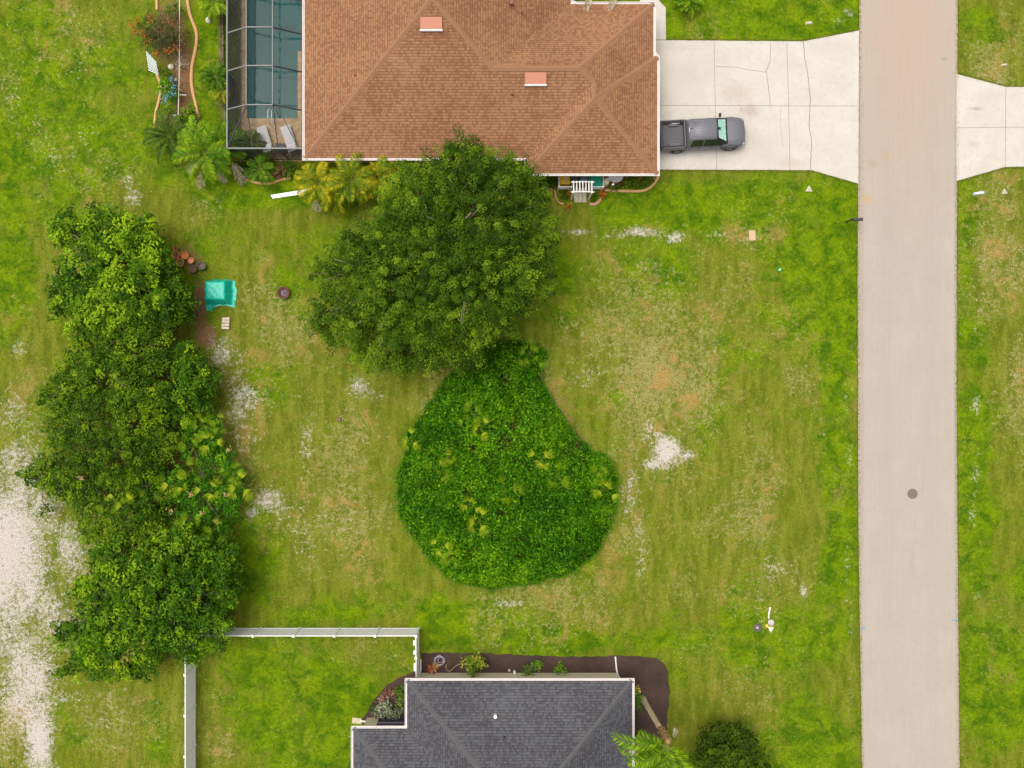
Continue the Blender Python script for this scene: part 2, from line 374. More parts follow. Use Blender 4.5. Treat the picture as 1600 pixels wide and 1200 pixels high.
# ------------------------------------------------------------------ ground
POOL = (-17.25, -13.45, 17.29, 27.5)
def make_ground():
    a = np.arange(-37, 37.01, .28); bb = np.arange(-29, 31.01, .28)
    xs = np.concatenate([[-600, -250, -120, -70, -48], a, [48, 70, 120, 250, 600]])
    ys = np.concatenate([[-600, -250, -120, -70, -42], bb, [42, 70, 120, 250, 600]])
    X, Y = np.meshgrid(xs, ys); nx, ny = len(xs), len(ys)
    Z = np.zeros_like(X)
    v = np.stack([X, Y, Z], -1).reshape(-1, 3)
    i, j = np.meshgrid(np.arange(nx-1), np.arange(ny-1)); k = (j*nx+i).reshape(-1)
    f = np.stack([k, k+1, k+1+nx, k+nx], 1)
    c = v[f].mean(1); keep = ~((c[:, 0] > POOL[0]-.15) & (c[:, 0] < POOL[1]+.2) & (c[:, 1] > POOL[2]-.2) & (c[:, 1] < POOL[3]+.3))
    f = f[keep]
    PX, PY = 800+24*X, 600-24*Y
    def blobs(L):
        o = np.zeros_like(X)
        for (cx, cy, rx, ry, amt) in L:
            d = ((PX-cx)/rx)**2+((PY-cy)/ry)**2
            o = np.maximum(o, amt*np.exp(-d*.8))
        return o
    sand = blobs([(10,880,72,150,1.15),(120,60,120,90,.2),(60,250,90,80,.26),(170,200,60,60,.22),(420,600,60,80,.2),(70,960,60,90,.75),(60,800,50,60,.75),(150,1120,60,60,.35),(30,1170,60,60,.45),(110,900,40,120,.55),(30,745,60,70,.8),(20,660,45,45,.55),(45,1040,55,110,.85),(62,1150,30,80,1.0),(105,850,28,60,.7),
        (105,930,28,60,.6),(45,545,30,24,.4),(125,1100,30,40,.4),(10,620,40,30,.3),(25,60,30,30,.15),(20,145,30,40,.2),
        (372,620,32,60,.78),(345,560,22,50,.6),(395,680,25,30,.55),(412,780,26,22,.9),(392,802,14,14,.9),(440,800,30,20,.35),
        (478,700,13,45,.55),(565,608,32,18,.6),(500,650,40,60,.33),(480,820,60,50,.33),(620,605,14,5,.6),(545,830,16,40,.35),
        (1040,705,24,26,1.2),(1075,712,15,7,1.0),(1025,725,24,12,.9),(1000,850,11,60,.5),(985,770,15,45,.48),(1015,680,18,16,.5),(1060,670,60,40,.25),
        (900,362,30,8,.72),(1000,362,40,8,.72),(1052,372,18,9,.85),(960,368,30,6,.55),(1120,365,40,6,.35),
        (1525,640,10,22,.6),(1525,750,11,50,.62),(1520,790,8,30,.6),(1530,930,10,22,.5),(1585,610,30,50,.35),(1550,130,30,30,.2),
        (1528,500,10,60,.3),(207,310,16,16,.68),(190,285,22,16,.4),(220,345,12,10,.6),(1322,620,8,60,.4),(1328,700,6,60,.35),(1318,560,8,30,.4),
        (1325,20,14,14,.65),(1312,32,12,14,.5),(1325,900,6,80,.3),(1330,1010,6,60,.35),(796,942,24,7,.9),(1256,925,7,12,.8),(1240,885,20,16,.5),
        (1200,890,25,40,.3),(1330,1100,6,90,.3),(540,1150,14,14,.45),(345,984,60,5,.6),(300,1035,14,14,.5),(950,550,60,60,.28),(920,590,40,30,.33),
        (1255,990,10,20,.3),(555,30,0.1,0.1,0),(285,100,14,20,.5),(262,190,16,12,.4),(255,205,18,8,.3),(60,1130,60,60,.4)])
    dry = blobs([(1050,640,200,210,.62),(920,560,90,120,.5),(1180,760,60,140,.6),(520,760,110,170,.62),(390,640,60,110,.5),(900,930,130,60,.5),
        (1565,110,45,110,.75),(1570,380,45,150,.75),(1590,600,40,120,.7),(180,1130,80,60,.6),(15,1130,25,70,.9),(560,560,90,60,.5),
        (650,620,60,40,.55),(350,1170,24,28,.75),(350,1010,14,30,.75),(560,1010,14,30,.4),(340,1090,22,20,.5),(1100,600,150,30,.5),(1240,590,35,30,.8),
        (30,600,70,60,.5),(150,260,80,60,.3),(30,150,60,120,.28),(300,310,60,40,.4),(470,520,60,60,.5),(1160,370,50,16,.7),(1190,900,70,80,.5),
        (1200,1100,60,100,.3),(1100,1090,80,60,.3),(700,600,50,30,.6),(150,40,50,50,.3),(1240,930,60,80,.45),(430,480,80,60,.45),(860,650,30,60,.6),
        (980,850,50,80,.5),(1270,110,30,20,.2),(1300,450,30,40,.25),(40,1000,60,60,.5),(1050,1120,60,50,.3),(560,900,100,80,.42),(1050,420,150,40,.3)])
    lush = blobs([(1310,600,30,700,.75),(1150,320,190,40,.75),(1180,20,160,45,.95),(470,1090,150,100,.7),(90,130,130,150,.55),(1545,1080,60,110,.85),
        (1520,700,25,300,.7),(1180,1010,160,60,.5),(1250,1130,90,120,.55),(920,1000,200,30,.55),(400,880,40,60,.6),(720,960,120,30,.6),(330,100,25,120,1.0),
        (300,430,50,60,.6),(420,300,90,25,.9),(150,250,120,80,.5),(20,400,50,120,.5),(1530,230,60,30,.0),(1540,40,40,60,.4),(1510,400,18,200,.55),
        (1240,450,70,130,.55),(600,950,90,30,.4),(1000,430,130,70,.42),(420,610,40,60,.45),(1160,560,40,40,.4),(250,1130,30,60,.6),(560,960,120,16,.5),
        (880,430,20,80,.5),(460,400,120,60,.35),(30,600,0.1,0.1,0),(95,640,24,24,.6)])
    mul = blobs([(312,480,12,50,.95),(322,525,18,20,1.0),(300,410,20,30,.7),(290,395,22,22,.6),(700,570,45,12,.55),(880,650,14,40,.25),(220,700,130,280,.7),(180,420,90,80,.7),
        (240,950,110,100,.7),(345,100,7,150,.7),(346,20,10,40,.7),(265,50,30,60,.9),(285,120,20,80,.9),(270,190,30,20,.8),(790,720,140,160,.85),(700,420,90,80,.45),
        (310,250,60,30,.6),(410,265,60,14,.9),(560,275,110,14,.8),(940,283,90,11,.9),(860,290,20,14,.5),(1143,1130,60,30,.35),(330,150,8,20,.3),(1235,262,30,6,.5)])
    dry = dry*.88+.42*vnoise(X, Y, 3.2, 3)+.26*vnoise(X, Y*.35, 1.2, 4)+.35*np.maximum(0, vnoise(X, Y, 6, 9)); lush = lush*1.1+.06+.5*vnoise(X, Y, 4.5, 5)+.3*vnoise(X, Y, 1.3, 6)
    sand = np.where(sand > .12, sand+.38*vnoise(X, Y, 1.6, 8), sand)
    me = bpy.data.meshes.new('ground'); me.from_pydata(v.tolist(), [], f.tolist()); me.update()
    for nme, arr in (('sand', sand), ('dry', dry), ('lush', lush), ('mulch', mul)):
        at = me.attributes.new(nme, 'FLOAT', 'POINT'); at.data.foreach_set('value', arr.reshape(-1).astype(np.float32))
    o = finish(me, 'ground', mat_ground(), None, False); o['kind'] = 'structure'
    return xs, ys, sand, dry, lush, mul
GX, GY, A_sand, A_dry, A_lush, A_mul = make_ground()

def inpoly(x, y, poly):
    ins = np.zeros(np.shape(x), bool); n = len(poly)
    for i in range(n):
        x1, y1 = poly[i]; x2, y2 = poly[(i+1) % n]
        c = ((y1 > y) != (y2 > y)) & (x < (x2-x1)*(y-y1)/(y2-y1+1e-12)+x1); ins ^= c
    return ins

# ------------------------------------------------------------------ road and driveways
M_road = mat_concrete('worn pale asphalt', (.385, .345, .308), (.415, .37, .332), .22, True, [(1420,20,110,380,.75,(.44,.325,.275)),(1352,312,14,9,.7,(.5,.32,.17)),(1362,255,12,10,.35,(.36,.25,.17)),(1385,245,12,9,.4,(.45,.32,.2)),
    (1476,93,5,4,.5,(.25,.22,.2)),(1385,600,16,700,.16,(.33,.28,.245)),(1455,600,16,700,.16,(.33,.28,.245)),(1425,880,8,30,.25,(.3,.26,.23)),(1346,600,5,700,.4,(.3,.24,.19)),(1493,600,4,700,.4,(.3,.24,.19))])
M_drive = mat_concrete('broom finished concrete', (.51, .475, .44), (.58, .55, .525), .35, False, [(1150,145,34,26,.5,(.41,.34,.27)),(1172,172,20,14,.5,(.34,.26,.2)),(1085,120,60,50,.22,(.42,.34,.26)),(1200,230,70,30,.22,(.42,.36,.29)),(1170,215,26,30,.25,(.4,.34,.28)),(1240,255,40,12,.35,(.42,.34,.26)),
    (1060,75,60,10,.3,(.42,.38,.34)),(1300,75,60,14,.3,(.46,.41,.38)),(1525,170,16,4,.7,(.35,.3,.25)),(1520,225,12,7,.4,(.38,.32,.26)),(1545,150,30,14,.25,(.42,.38,.33))])
M_joint = nm('dark joint', (.22, .18, .15), .2, 20, .95)
M_crackedge = nm('broken road edge', (.34, .27, .22), .3, 20, .95)
RL = [(1343,-9000),(1343,-400),(1343,0),(1340,400),(1341,800),(1344,1000),(1347,1200),(1350,1700),(1352,9000)]
RR = [(1496,-9000),(1496,-400),(1496,0),(1494,600),(1496,900),(1499,1200),(1502,1700),(1504,9000)]
def dens(pts, amp, step=6):
    o = []
    for (a, b), (c, d) in zip(pts[:-1], pts[1:]):
        n = max(1, int(math.hypot(c-a, d-b)/step))
        for i in range(n):
            t = i/n; o.append((a+(c-a)*t+random.uniform(-amp, amp), b+(d-b)*t))
    o.append(pts[-1]); return o
mb = MB(); L_ = dens(RL, .3, 30); R_ = dens(RR, .3, 30)
mb.prism(G(L_)+G(R_)[::-1], -.05, .02)
mb.ribbon([(x+.02, y) for x, y in G(dens(RL, .5))], .05, .024, 1)
mb.ribbon([(x-.02, y) for x, y in G(dens(RR, .5))], .04, .024, 1)
for (a, b, c, d) in ((1352,720,1358,716),(1475,820,1490,838),(1400,260,1401,268),(1345,880,1349,900),(1452,905,1460,900)):
    mb.ribbon(G([(a,b),((a+c)/2+1,(b+d)/2),(c,d)]), .03, .024, 1)
road = mb.build('road', [M_road, M_crackedge]); road['kind'] = 'structure'
for (x0, x1, y) in ((1344, 1352, 982.5), (1487, 1495, 969)):
    b = MB(); b.ribbon(G([(x0, y), ((x0+x1)/2, y-.4), (x1, y)]), .07, .028)
    tag(b.build('paint_mark', M_bluepaint, road))
mb = MB()
b2 = MB()
mb.prism(G([(1023,63),(1255,65),(1342,48),(1341,287),(1268,266),(1023,265)]), -.05, .034)
for l in ([(1115.5,65),(1116.5,120),(1119.5,265)],[(1028,165),(1180,165.5),(1340,166)],[(1229,65),(1232,165),(1234,265)]): mb.ribbon(G(l), .028, .038, 1)
def crack(mbx, pts, z=.038, wd=.03):
    q = []
    for (a, b), (c, d) in zip(pts[:-1], pts[1:]):
        n = max(2, int(math.hypot(c-a, d-b)/4))
        q += [(a+(c-a)*i/n+random.uniform(-.7, .7), b+(d-b)*i/n+random.uniform(-.5, .5)) for i in range(n)]
    q.append(pts[-1]); mbx.ribbon(G(q), wd, z, 1)
crack(mb, [(1255,66),(1257,90),(1262,115),(1266,160),(1264,200),(1268,220),(1266,265)], wd=.045)
crack(mb, [(1204,66),(1203,95),(1197,113),(1200,130),(1203,165)], wd=.035)
crack(mb, [(1117,104),(1150,105),(1170,110),(1197,113)], wd=.025)
crack(mb, [(1220,166),(1219,200),(1224,230)], wd=.015)
o = mb.build('driveway', [M_drive, M_joint]); o['kind'] = 'structure'
mb = MB(); mb.prism(G([(1494,116),(1571,136),(1700,137),(1700,259),(1570,261),(1494,283)]), -.05, .034)
mb.ribbon(G([(1571,136),(1570,261)]), .028, .038, 1); mb.ribbon(G([(1496,200),(1571,199),(1700,199)]), .028, .038, 1)
o = mb.build('driveway', [M_drive, M_joint]); o['kind'] = 'structure'
mb = MB(); mb.prism(G([(1000,-60),(1026,-60),(1030,2),(1040,12),(1040.5,62.3),(1000,62.3)]), -.05, .03)
mb.ribbon(G([(1004,62.3),(1040,62.3)]), .03, .034, 1)
o = mb.build('walkway', [M_drive, M_joint]); o['kind'] = 'structure'

# ------------------------------------------------------------------ houses
PITCH = .417
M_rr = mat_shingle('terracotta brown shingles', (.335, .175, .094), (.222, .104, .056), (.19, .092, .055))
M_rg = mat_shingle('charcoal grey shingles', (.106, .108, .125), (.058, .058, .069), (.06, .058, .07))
M_capr = nm('brown ridge cap', (.228, .114, .064), .3, 12, .9, bp=.01)
M_capg = nm('grey ridge cap', (.074, .074, .083), .25, 12, .9, bp=.01)
class Roof:
    def __init__(s): s.mb = MB(); s.uv = []
    def plane(s, pts, z0, edge, up):
        """pts xy; height = z0 + PITCH*dist from eave; edge point, up = inward unit direction"""
        e = Vector(edge); u = Vector(up); along = Vector((-u.y, u.x)); P3 = []
        sl = math.sqrt(1+PITCH*PITCH)
        for x, y in pts:
            d = (Vector((x, y))-e).dot(u); P3.append((x, y, z0+PITCH*d))
            s.uv.append((Vector((x, y)).dot(along), d*sl))
        s.mb.face(P3); return P3
def cap(parent, mat, a, b, wd=.3):
    a = Vector(a); b = Vector(b); d = (b-a); n = Vector((-d.y, d.x, 0)).normalized()*wd/2
    m = MB(); k = max(2, int(d.length/.28))
    for i in range(k):      # overlapping cap pieces
        p = a+d*(i/k); q = a+d*((i+1.12)/k); lift = Vector((0, 0, .022)); l2 = Vector((0, 0, .034))
        dn = Vector((0, 0, -.085))
        if i % 2: lift, l2 = lift+Vector((0,0,.002)), l2+Vector((0,0,.002))
        m.face([p-n+dn+lift, q-n+dn+l2, q+l2+Vector((0,0,.004)), p+lift+Vector((0,0,.004))])
        m.face([p+lift+Vector((0,0,.004)), q+l2+Vector((0,0,.004)), q+n+dn+l2, p+n+dn+lift])
    return m.build('ridge_cap', mat, parent)
def gutter(parent, pts, z, mat, side=1):
    """open trough that follows the eave; side: which side is outside"""
    g = MB(); pts = [Vector((*p, 0)) for p in pts]; W = .14
    n = []
    for i, p in enumerate(pts):
        d0 = (p-pts[i-1]).normalized() if i else None; d1 = (pts[i+1]-p).normalized() if i < len(pts)-1 else None
        if d0 is None: d0 = d1
        if d1 is None: d1 = d0
        a = Vector((-d0.y, d0.x, 0))*side; b = Vector((-d1.y, d1.x, 0))*side
        m = (a+b).normalized(); n.append(m/max(.3, m.dot(a)))
    for i in range(len(pts)-1):
        p, q, a, b = pts[i], pts[i+1], n[i], n[i+1]
        def V(k, zz, r): return (pts[k].x+n[k].x*r, pts[k].y+n[k].y*r, z+zz)
        prof = [(.0, -.19), (.0, .0), (.035, .0), (.035, -.07), (W-.035, -.07), (W-.035, .012), (W, .012), (W, -.10), (.09, -.14), (.012, -.19)]
        for (r0, z0), (r1, z1) in zip(prof[:-1], prof[1:]):
            g.face([V(i, z0, r0), V(i+1, z0, r0), V(i+1, z1, r1), V(i, z1, r1)])
        L = (q-p).length; k = int(L/.95)
        for j in range(1, k):
            t = j/k; c = p+(q-p)*t+(a*(1-t)+b*t)*W*.5; ang = math.atan2(q.y-p.y, q.x-p.x)
            g.box((c.x, c.y, z-.004), (.035, W-.01, .014), ang)
    return g.build('gutter', mat, parent)

# upper house (brown roof)
Z0 = 2.5
hx0, hx1, hy0 = -12.83, 3.63, 13.97; wy1, wx1 = 23.5, 8.75; gx0, gx1, gy0, gy1 = .87, 8.99, 13.02, 20.2; NB = 34.0
house = thing('house', 'single storey house with brown orange shingle hip roof beside the pool cage', 'house', (-3, 20, 0))
rf = Roof()
mx = (hx0+hx1)/2; ap = (mx, hy0+(hx1-hx0)/2); ry = (hy0+wy1)/2; hr = Z0+PITCH*(ry-hy0); xm = hx1-(ry-hy0)
cx = wx1-(wy1-ry)                       # wing ridge east end
gm = (gx0+gx1)/2; gh = (gx1-gx0)/2; gap_ = (gm, gy0+gh); gv = hy0+gh     # garage ridge meets the south plane here
# south plane
rf.plane([(hx0,hy0),(gx0,hy0),(gm,gv),(cx,ry),(xm,ry),ap], Z0, (0,hy0), (0,1))
rf.plane([(hx0,NB),(hx0,hy0),ap,(mx,NB)], Z0, (hx0,0), (1,0))
vy = wy1; vx = hx1-(0)                  # valley
rf.plane([(mx,NB),ap,(xm,ry),(hx1,wy1),(hx1,NB)], Z0, (hx1,0), (-1,0))
rf.plane([(xm,ry),(cx,ry),(wx1,wy1),(hx1,wy1)], Z0, (0,wy1), (0,-1))
rf.plane([(cx,ry),(gm-.02,gv-.1),(gm,gap_[1]-.3),(wx1,gap_[1]-.3),(wx1,wy1)], Z0, (wx1,0), (-1,0))
rf.plane([(gx0,gy0),gap_,(gm,gv),(gx0,hy0)], Z0, (gx0,0), (1,0))
rf.plane([(gx0,gy0),(gx1,gy0),gap_], Z0, (0,gy0), (0,1))
rf.plane([(gx1,gy0),(gx1,gy1),(gm+.12,gap_[1]+.25),(gm,gap_[1]+.05),gap_], Z0, (gx1,0), (-1,0))
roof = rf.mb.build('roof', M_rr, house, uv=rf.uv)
def zS(y): return Z0+PITCH*(y-hy0)
for a, b in (((hx0,hy0,Z0),(*ap,zS(ap[1]))), ((*ap,zS(ap[1])),(xm,ry,hr)), ((*ap,zS(ap[1])),(mx,NB,zS(ap[1]))), ((xm,ry,hr),(cx,ry,hr)), ((cx,ry,hr),(wx1,wy1,Z0)),
             ((cx,ry,hr),(gm,gv,Z0+PITCH*gh)), ((gm,gv,Z0+PITCH*gh),(*gap_,Z0+PITCH*gh)), ((*gap_,Z0+PITCH*gh),(gx0,gy0,Z0)), ((*gap_,Z0+PITCH*gh),(gx1,gy0,Z0)),
             ((*gap_,Z0+PITCH*gh+.01),(gx1,gy1,Z0+.02))):
    cap(roof, M_capr, a, b, .34)
outl = [(hx0,NB),(hx0,hy0),(gx0,hy0),(gx0,gy0),(gx1,gy0),(gx1,gy1),(wx1,gy1+.3),(wx1,wy1),(hx1+.35,wy1),(hx1-1.5,wy1+.7),(hx1-1.5,NB)]
sf = MB(); sf.prism([(x, y) for x, y in outl], Z0-.2, Z0-.03); sf.build('fascia', M_fascia, house)
gutter(house, outl[:10], Z0, M_fascia, -1)
wl = MB(); k = .45
wl.prism([(hx0+k,NB),(hx0+k,hy0+k),(gx0+k,hy0+k),(gx0+k,gy0+k),(gx1-k,gy0+k),(gx1-k,gy1-.1),(wx1-k,gy1-.1),(wx1-k,wy1-k),(hx1-1.9,wy1-k),(hx1-1.9,NB)], 0, Z0-.2)
wl.build('wall', M_stucco_t, house)
gd = MB(); gd.box((gx1-k+.02, 17.0, 1.08), (.05, 4.9, 2.16)); 
for i in range(1, 4): gd.box((gx1-k+.05, 17.0, i*.54), (.02, 4.9, .02))
gd.build('garage_door', M_white, house)
for (px, py) in ((674, 37.5), (837, 123.5)):
    y = 18.
    for _ in range(8): h = zS(y); y = (600-py)*(CH-h)/CH/24
    x = (px-800)*(CH-h)/CH/24
    v = MB(); t = .2
    v.face([(x-.63,y-.33,zS(y-.33)+t), (x+.63,y-.33,zS(y-.33)+t), (x+.63,y+.33,zS(y+.33)+.05), (x-.63,y+.33,zS(y+.33)+.05)])
    for s_ in (-1, 1): v.face([(x+s_*.63,y-.33,zS(y-.33)+t),(x+s_*.63,y+.33,zS(y+.33)+.05),(x+s_*.63,y+.33,zS(y+.33)-.02),(x+s_*.63,y-.33,zS(y-.33)-.02)])
    vo = v.build('roof_vent', nm('salmon vent cover', (.42, .17, .10), .06, 3, .5), roof)
    v = MB(); v.box((x, y-.36, zS(y-.35)+.13), (1.3, .06, .17)); v.build('vent_grille', M_white, vo) if False else None
    v2 = MB(); v2.box((x, y-.37, zS(y-.35)+.13), (1.32, .07, .16)); v2.build('vent_lip', M_white, roof)
for (px, py, rr, hh) in ((799, 7, .12, .3), (815, 21, .05, .3), (555, 118, .05, .25), (800, 148, .05, .25)):
    x, y, _ = P(px, py, 3.6); 
    zz = min(zS(y), Z0+PITCH*(x-hx0)) if px < 700 or py > 100 else Z0+PITCH*(hx1-x)
    x, y, _ = P(px, py, zz)
    v = MB(); v.tube([(x,y,zz-.1),(x,y,zz+hh)], rr, 10); v.build('vent_pipe', nm('rust vent pipe', (.2,.07,.05), .2, 8, .6), roof)

# lower house (grey roof)
ax0, ax1, ay0 = -6.49, 7.44, -18.35; bx0, by0 = -9.82, -21.3; SB = -36.0
hb = thing('house', 'single storey cream house with charcoal grey shingle roof and white gutters', 'house', (0, -25, 0))
rf = Roof(); mxx = (ax0+ax1)/2; apy = ay0-(ax1-ax0)/2; hz = Z0+PITCH*(ax1-ax0)/2
rf.plane([(ax0,ay0),(mxx,apy),(ax1,ay0)], Z0, (0,ay0), (0,-1))
rf.plane([(ax1,ay0),(mxx,apy),(mxx,SB),(ax1,SB)], Z0, (ax1,0), (-1,0))
vd = 4.2
rf.plane([(ax0,ay0),(ax0,by0),(ax0+6.9,by0-6.9),(mxx,apy)], Z0, (ax0,0), (1,0))
rf.plane([(bx0,by0),(bx0+7,by0-7),(ax0+6.9,by0-6.9),(ax0,by0)], Z0, (0,by0), (0,-1))
rf.plane([(bx0,by0),(bx0,SB),(bx0+7,SB),(bx0+7,by0-7)], Z0, (bx0,0), (1,0))
for f in rf.mb.f: pass
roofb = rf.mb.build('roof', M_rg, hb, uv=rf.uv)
for a, b in (((ax0,ay0,Z0),(mxx,apy,hz)), ((ax1,ay0,Z0),(mxx,apy,hz)), ((bx0,by0,Z0),(bx0+7,by0-7,Z0+PITCH*7)), ((mxx,apy,hz),(mxx,SB,hz))):
    cap(roofb, M_capg, a, b, .34)
outb = [(bx0,SB),(bx0,by0),(ax0,by0),(ax0,ay0),(ax1,ay0),(ax1,SB)]
sf = MB(); sf.prism(outb, Z0-.2, Z0-.03); sf.build('fascia', M_fascia, hb)
gutter(hb, outb, Z0, M_fascia, 1)
wl = MB(); wl.prism([(bx0+.4,SB),(bx0+.4,by0-.4),(ax0+.4,by0-.4),(ax0+.4,-18.79),(6.8,-18.79),(6.8,SB)], 0, Z0-.2)
wl.build('wall', M_stucco_c, hb)
v = MB(); v.box((P(848,1056,0)[0]*.98, -18.81, 1.45), (.95, .05, 1.0)); wf = v.build('window', M_white, hb)
v = MB(); v.box((P(848,1056,0)[0]*.98, -18.83, 1.45), (.83, .05, .88)); v.build('pane', nm('dark glass', (.05, .05, .07), .1, 3, .15), wf)
v = MB()
for i in range(4): v.box((P(893+i*5,1056,0)[0]*.98, -18.802, 1.2), (.02, .02, 1.6))
v.build('vent_louvre', nm('louvre grey', (.42, .39, .3), .1, 6), hb)  # thin upright louvre strips, a little greyer than the cream wall
for (px, col, rr) in ((774, M_white, .11), (788, M_black, .07)):
    py = 1118 if px == 774 else 1152
    y = -20.
    for _ in range(8): h = Z0+PITCH*(ay0-y); y = (600-py)*(CH-h)/CH/24
    x = (px-800)*(CH-h)/CH/24
    v = MB(); v.tube([(x,y,h-.1),(x,y,h+.22)], rr, 12); v.build('vent_pipe', col, roofb)
# downspouts: on the wall, then out over the mulch
v = MB(); v.tube([(7.0,-18.6,2.32),(6.86,-18.72,2.1),(6.82,-18.72,.25),(6.8,-18.6,.08),(6.72,-17.72,.06)], .05, 8)
v.build('downspout', M_white, hb)
v = MB(); v.tube([(-5.95,-18.72,2.3),(-5.95,-18.72,.2),(-5.93,-18.6,.07),(-5.93,-17.9,.06)], .045, 8)
v.build('downspout', M_white, hb)

# mulch beds of the lower house
M_mulch = mat_concrete('dark brown mulch', (.045, .030, .026), (.09, .055, .046), .6)
def jag(pts, amp=.5, step=7):
    out = []
    for (a, b), (c, d) in zip(pts, pts[1:]+pts[:1]):
        n = max(1, int(math.hypot(c-a, d-b)/step))
        out += [(a+(c-a)*i/n+random.uniform(-amp, amp), b+(d-b)*i/n+random.uniform(-amp, amp)) for i in range(n)]
    return out
mb = MB()
mb.prism(G(jag([(658,1020),(700,1020),(760,1021),(860,1025),(900,1026),(960,1025),(1000,1026),(1025,1029),(1038,1036),(1044,1050),(1046,1080),(1044,1110),(1042,1140),(1030,1158),(1000,1170),(985,1185),(960,1185),(960,1055),(658,1055)], 1.1)), -.05, .03)
o = mb.build('mulch_bed', M_mulch); o['kind'] = 'structure'
mb = MB()
mb.prism(G(jag([(655,1048),(640,1052),(622,1060),(605,1070),(592,1084),(580,1100),(572,1116),(564,1124),(575,1148),(650,1148),(655,1100)], .9)), -.05, .034)
o = mb.build('mulch_bed', M_mulch); o['kind'] = 'structure'

# ------------------------------------------------------------------ pool and cage
def mat_deck():
    m, t, b = newmat('tan deck pavers'); co = coords(t)
    br = t.nodes.new('ShaderNodeTexBrick'); t.links.new(co, br.inputs['Vector']); br.inputs['Scale'].default_value = 1
    br.inputs['Brick Width'].default_value = .3; br.inputs['Row Height'].default_value = .15; br.inputs['Mortar Size'].default_value = .008
    br.inputs['Color1'].default_value = (.50, .35, .2, 1); br.inputs['Color2'].default_value = (.62, .46, .3, 1); br.inputs['Mortar'].default_value = (.3, .2, .12, 1)
    c = mix(t, 1.0, br.outputs['Color'], ramp(t, noise(t, 2, 4, .6, co), [(.3, .8), (.7, 1.1)]), 'MULTIPLY')
    t.links.new(c, b.inputs['Base Color']); b.inputs['Roughness'].default_value = .85; return m
M_deck = mat_deck()
X0, X1, Y0, Y1 = POOL
dk = MB()
dk.box(((-17.7+X0)/2, 21.5, -.02), (X0+17.7, 14.0, .12)); dk.box(((X0+-12.3)/2, (14.5+Y0)/2, -.02), (-12.3-X0, Y0-14.5, .12))
dk.box(((X1-12.3)/2, (Y0+28.5)/2, -.02), (-12.3-X1, 28.5-Y0, .12))
dk.box(((-13.94+X1)/2, (Y0+21.67)/2, -.8), (X1+13.94, 21.67-Y0-.02, 1.67)); dk.box((-13.8, 26.3, -.8), (.7, 2.6, 1.67))
o = dk.build('pool_deck', M_deck); o['kind'] = 'structure'
bs = MB(); M_plaster = nm('teal pool plaster', (.13, .33, .33), .12, 1.5, .7)
bs.box(((X0+X1)/2, (Y0+Y1)/2, -1.7), (X1-X0+.4, Y1-Y0+.4, .1))
for c, d in (((X0-.1,(Y0+Y1)/2,-.86),(.2,Y1-Y0+.4,1.6)),((X1+.1,(Y0+Y1)/2,-.86),(.2,Y1-Y0+.4,1.6)),(((X0+X1)/2,Y0-.1,-.86),(X1-X0,.2,1.6)),(((X0+X1)/2,Y1+.1,-.86),(X1-X0,.2,1.6))): bs.box(c, d)
bs.box((X0+.55, 22.5, -1.3), (1.1, 8.5, .7)); bs.box(((X0+X1)/2, Y0+.35, -.95), (X1-X0, .7, 1.4)); bs.box((X0+.5, Y0+1.2, -1.15), (1.0, 2.2, 1.0))
bs.box((-14.2, 21.0, -1.4), (.3, 7.0, .5)); bs.box((-15, 20.6, -1.45), (2.4, .08, .45)); bs.box((-15, 24., -1.45), (2.4, .08, .45))
o = bs.build('pool_basin', M_plaster); o['kind'] = 'structure'
m, t, b = newmat('pool water'); t.nodes.remove(b)
tr = t.nodes.new('ShaderNodeBsdfTransparent'); tr.inputs[0].default_value = (.08, .5, .5, 1)
gl = t.nodes.new('ShaderNodeBsdfGlossy'); gl.inputs['Roughness'].default_value = .03; gl.inputs[0].default_value = (1, 1, 1, 1)
df = t.nodes.new('ShaderNodeBsdfDiffuse'); df.inputs[0].default_value = (.015, .18, .185, 1)
m1 = t.nodes.new('ShaderNodeMixShader'); m1.inputs[0].default_value = .38; t.links.new(tr.outputs[0], m1.inputs[1]); t.links.new(df.outputs[0], m1.inputs[2])
fr = t.nodes.new('ShaderNodeFresnel'); fr.inputs[0].default_value = 1.33
bm = t.nodes.new('ShaderNodeBump'); bm.inputs['Distance'].default_value = .004; t.links.new(noise(t, 4, 2, .5, coords(t)), bm.inputs['Height']); t.links.new(bm.outputs[0], gl.inputs['Normal'])
m2 = t.nodes.new('ShaderNodeMixShader'); t.links.new(fr.outputs[0], m2.inputs[0]); t.links.new(m1.outputs[0], m2.inputs[1]); t.links.new(gl.outputs[0], m2.inputs[2])
t.links.new(m2.outputs[0], t.nodes['Material Output'].inputs[0]); M_water = m
wt = MB(); wt.face([(X0,Y0,-.06),(X1,Y0,-.06),(X1,Y1,-.06),(X0,Y1,-.06)]); o = wt.build('pool_water', M_water); o['kind'] = 'structure'

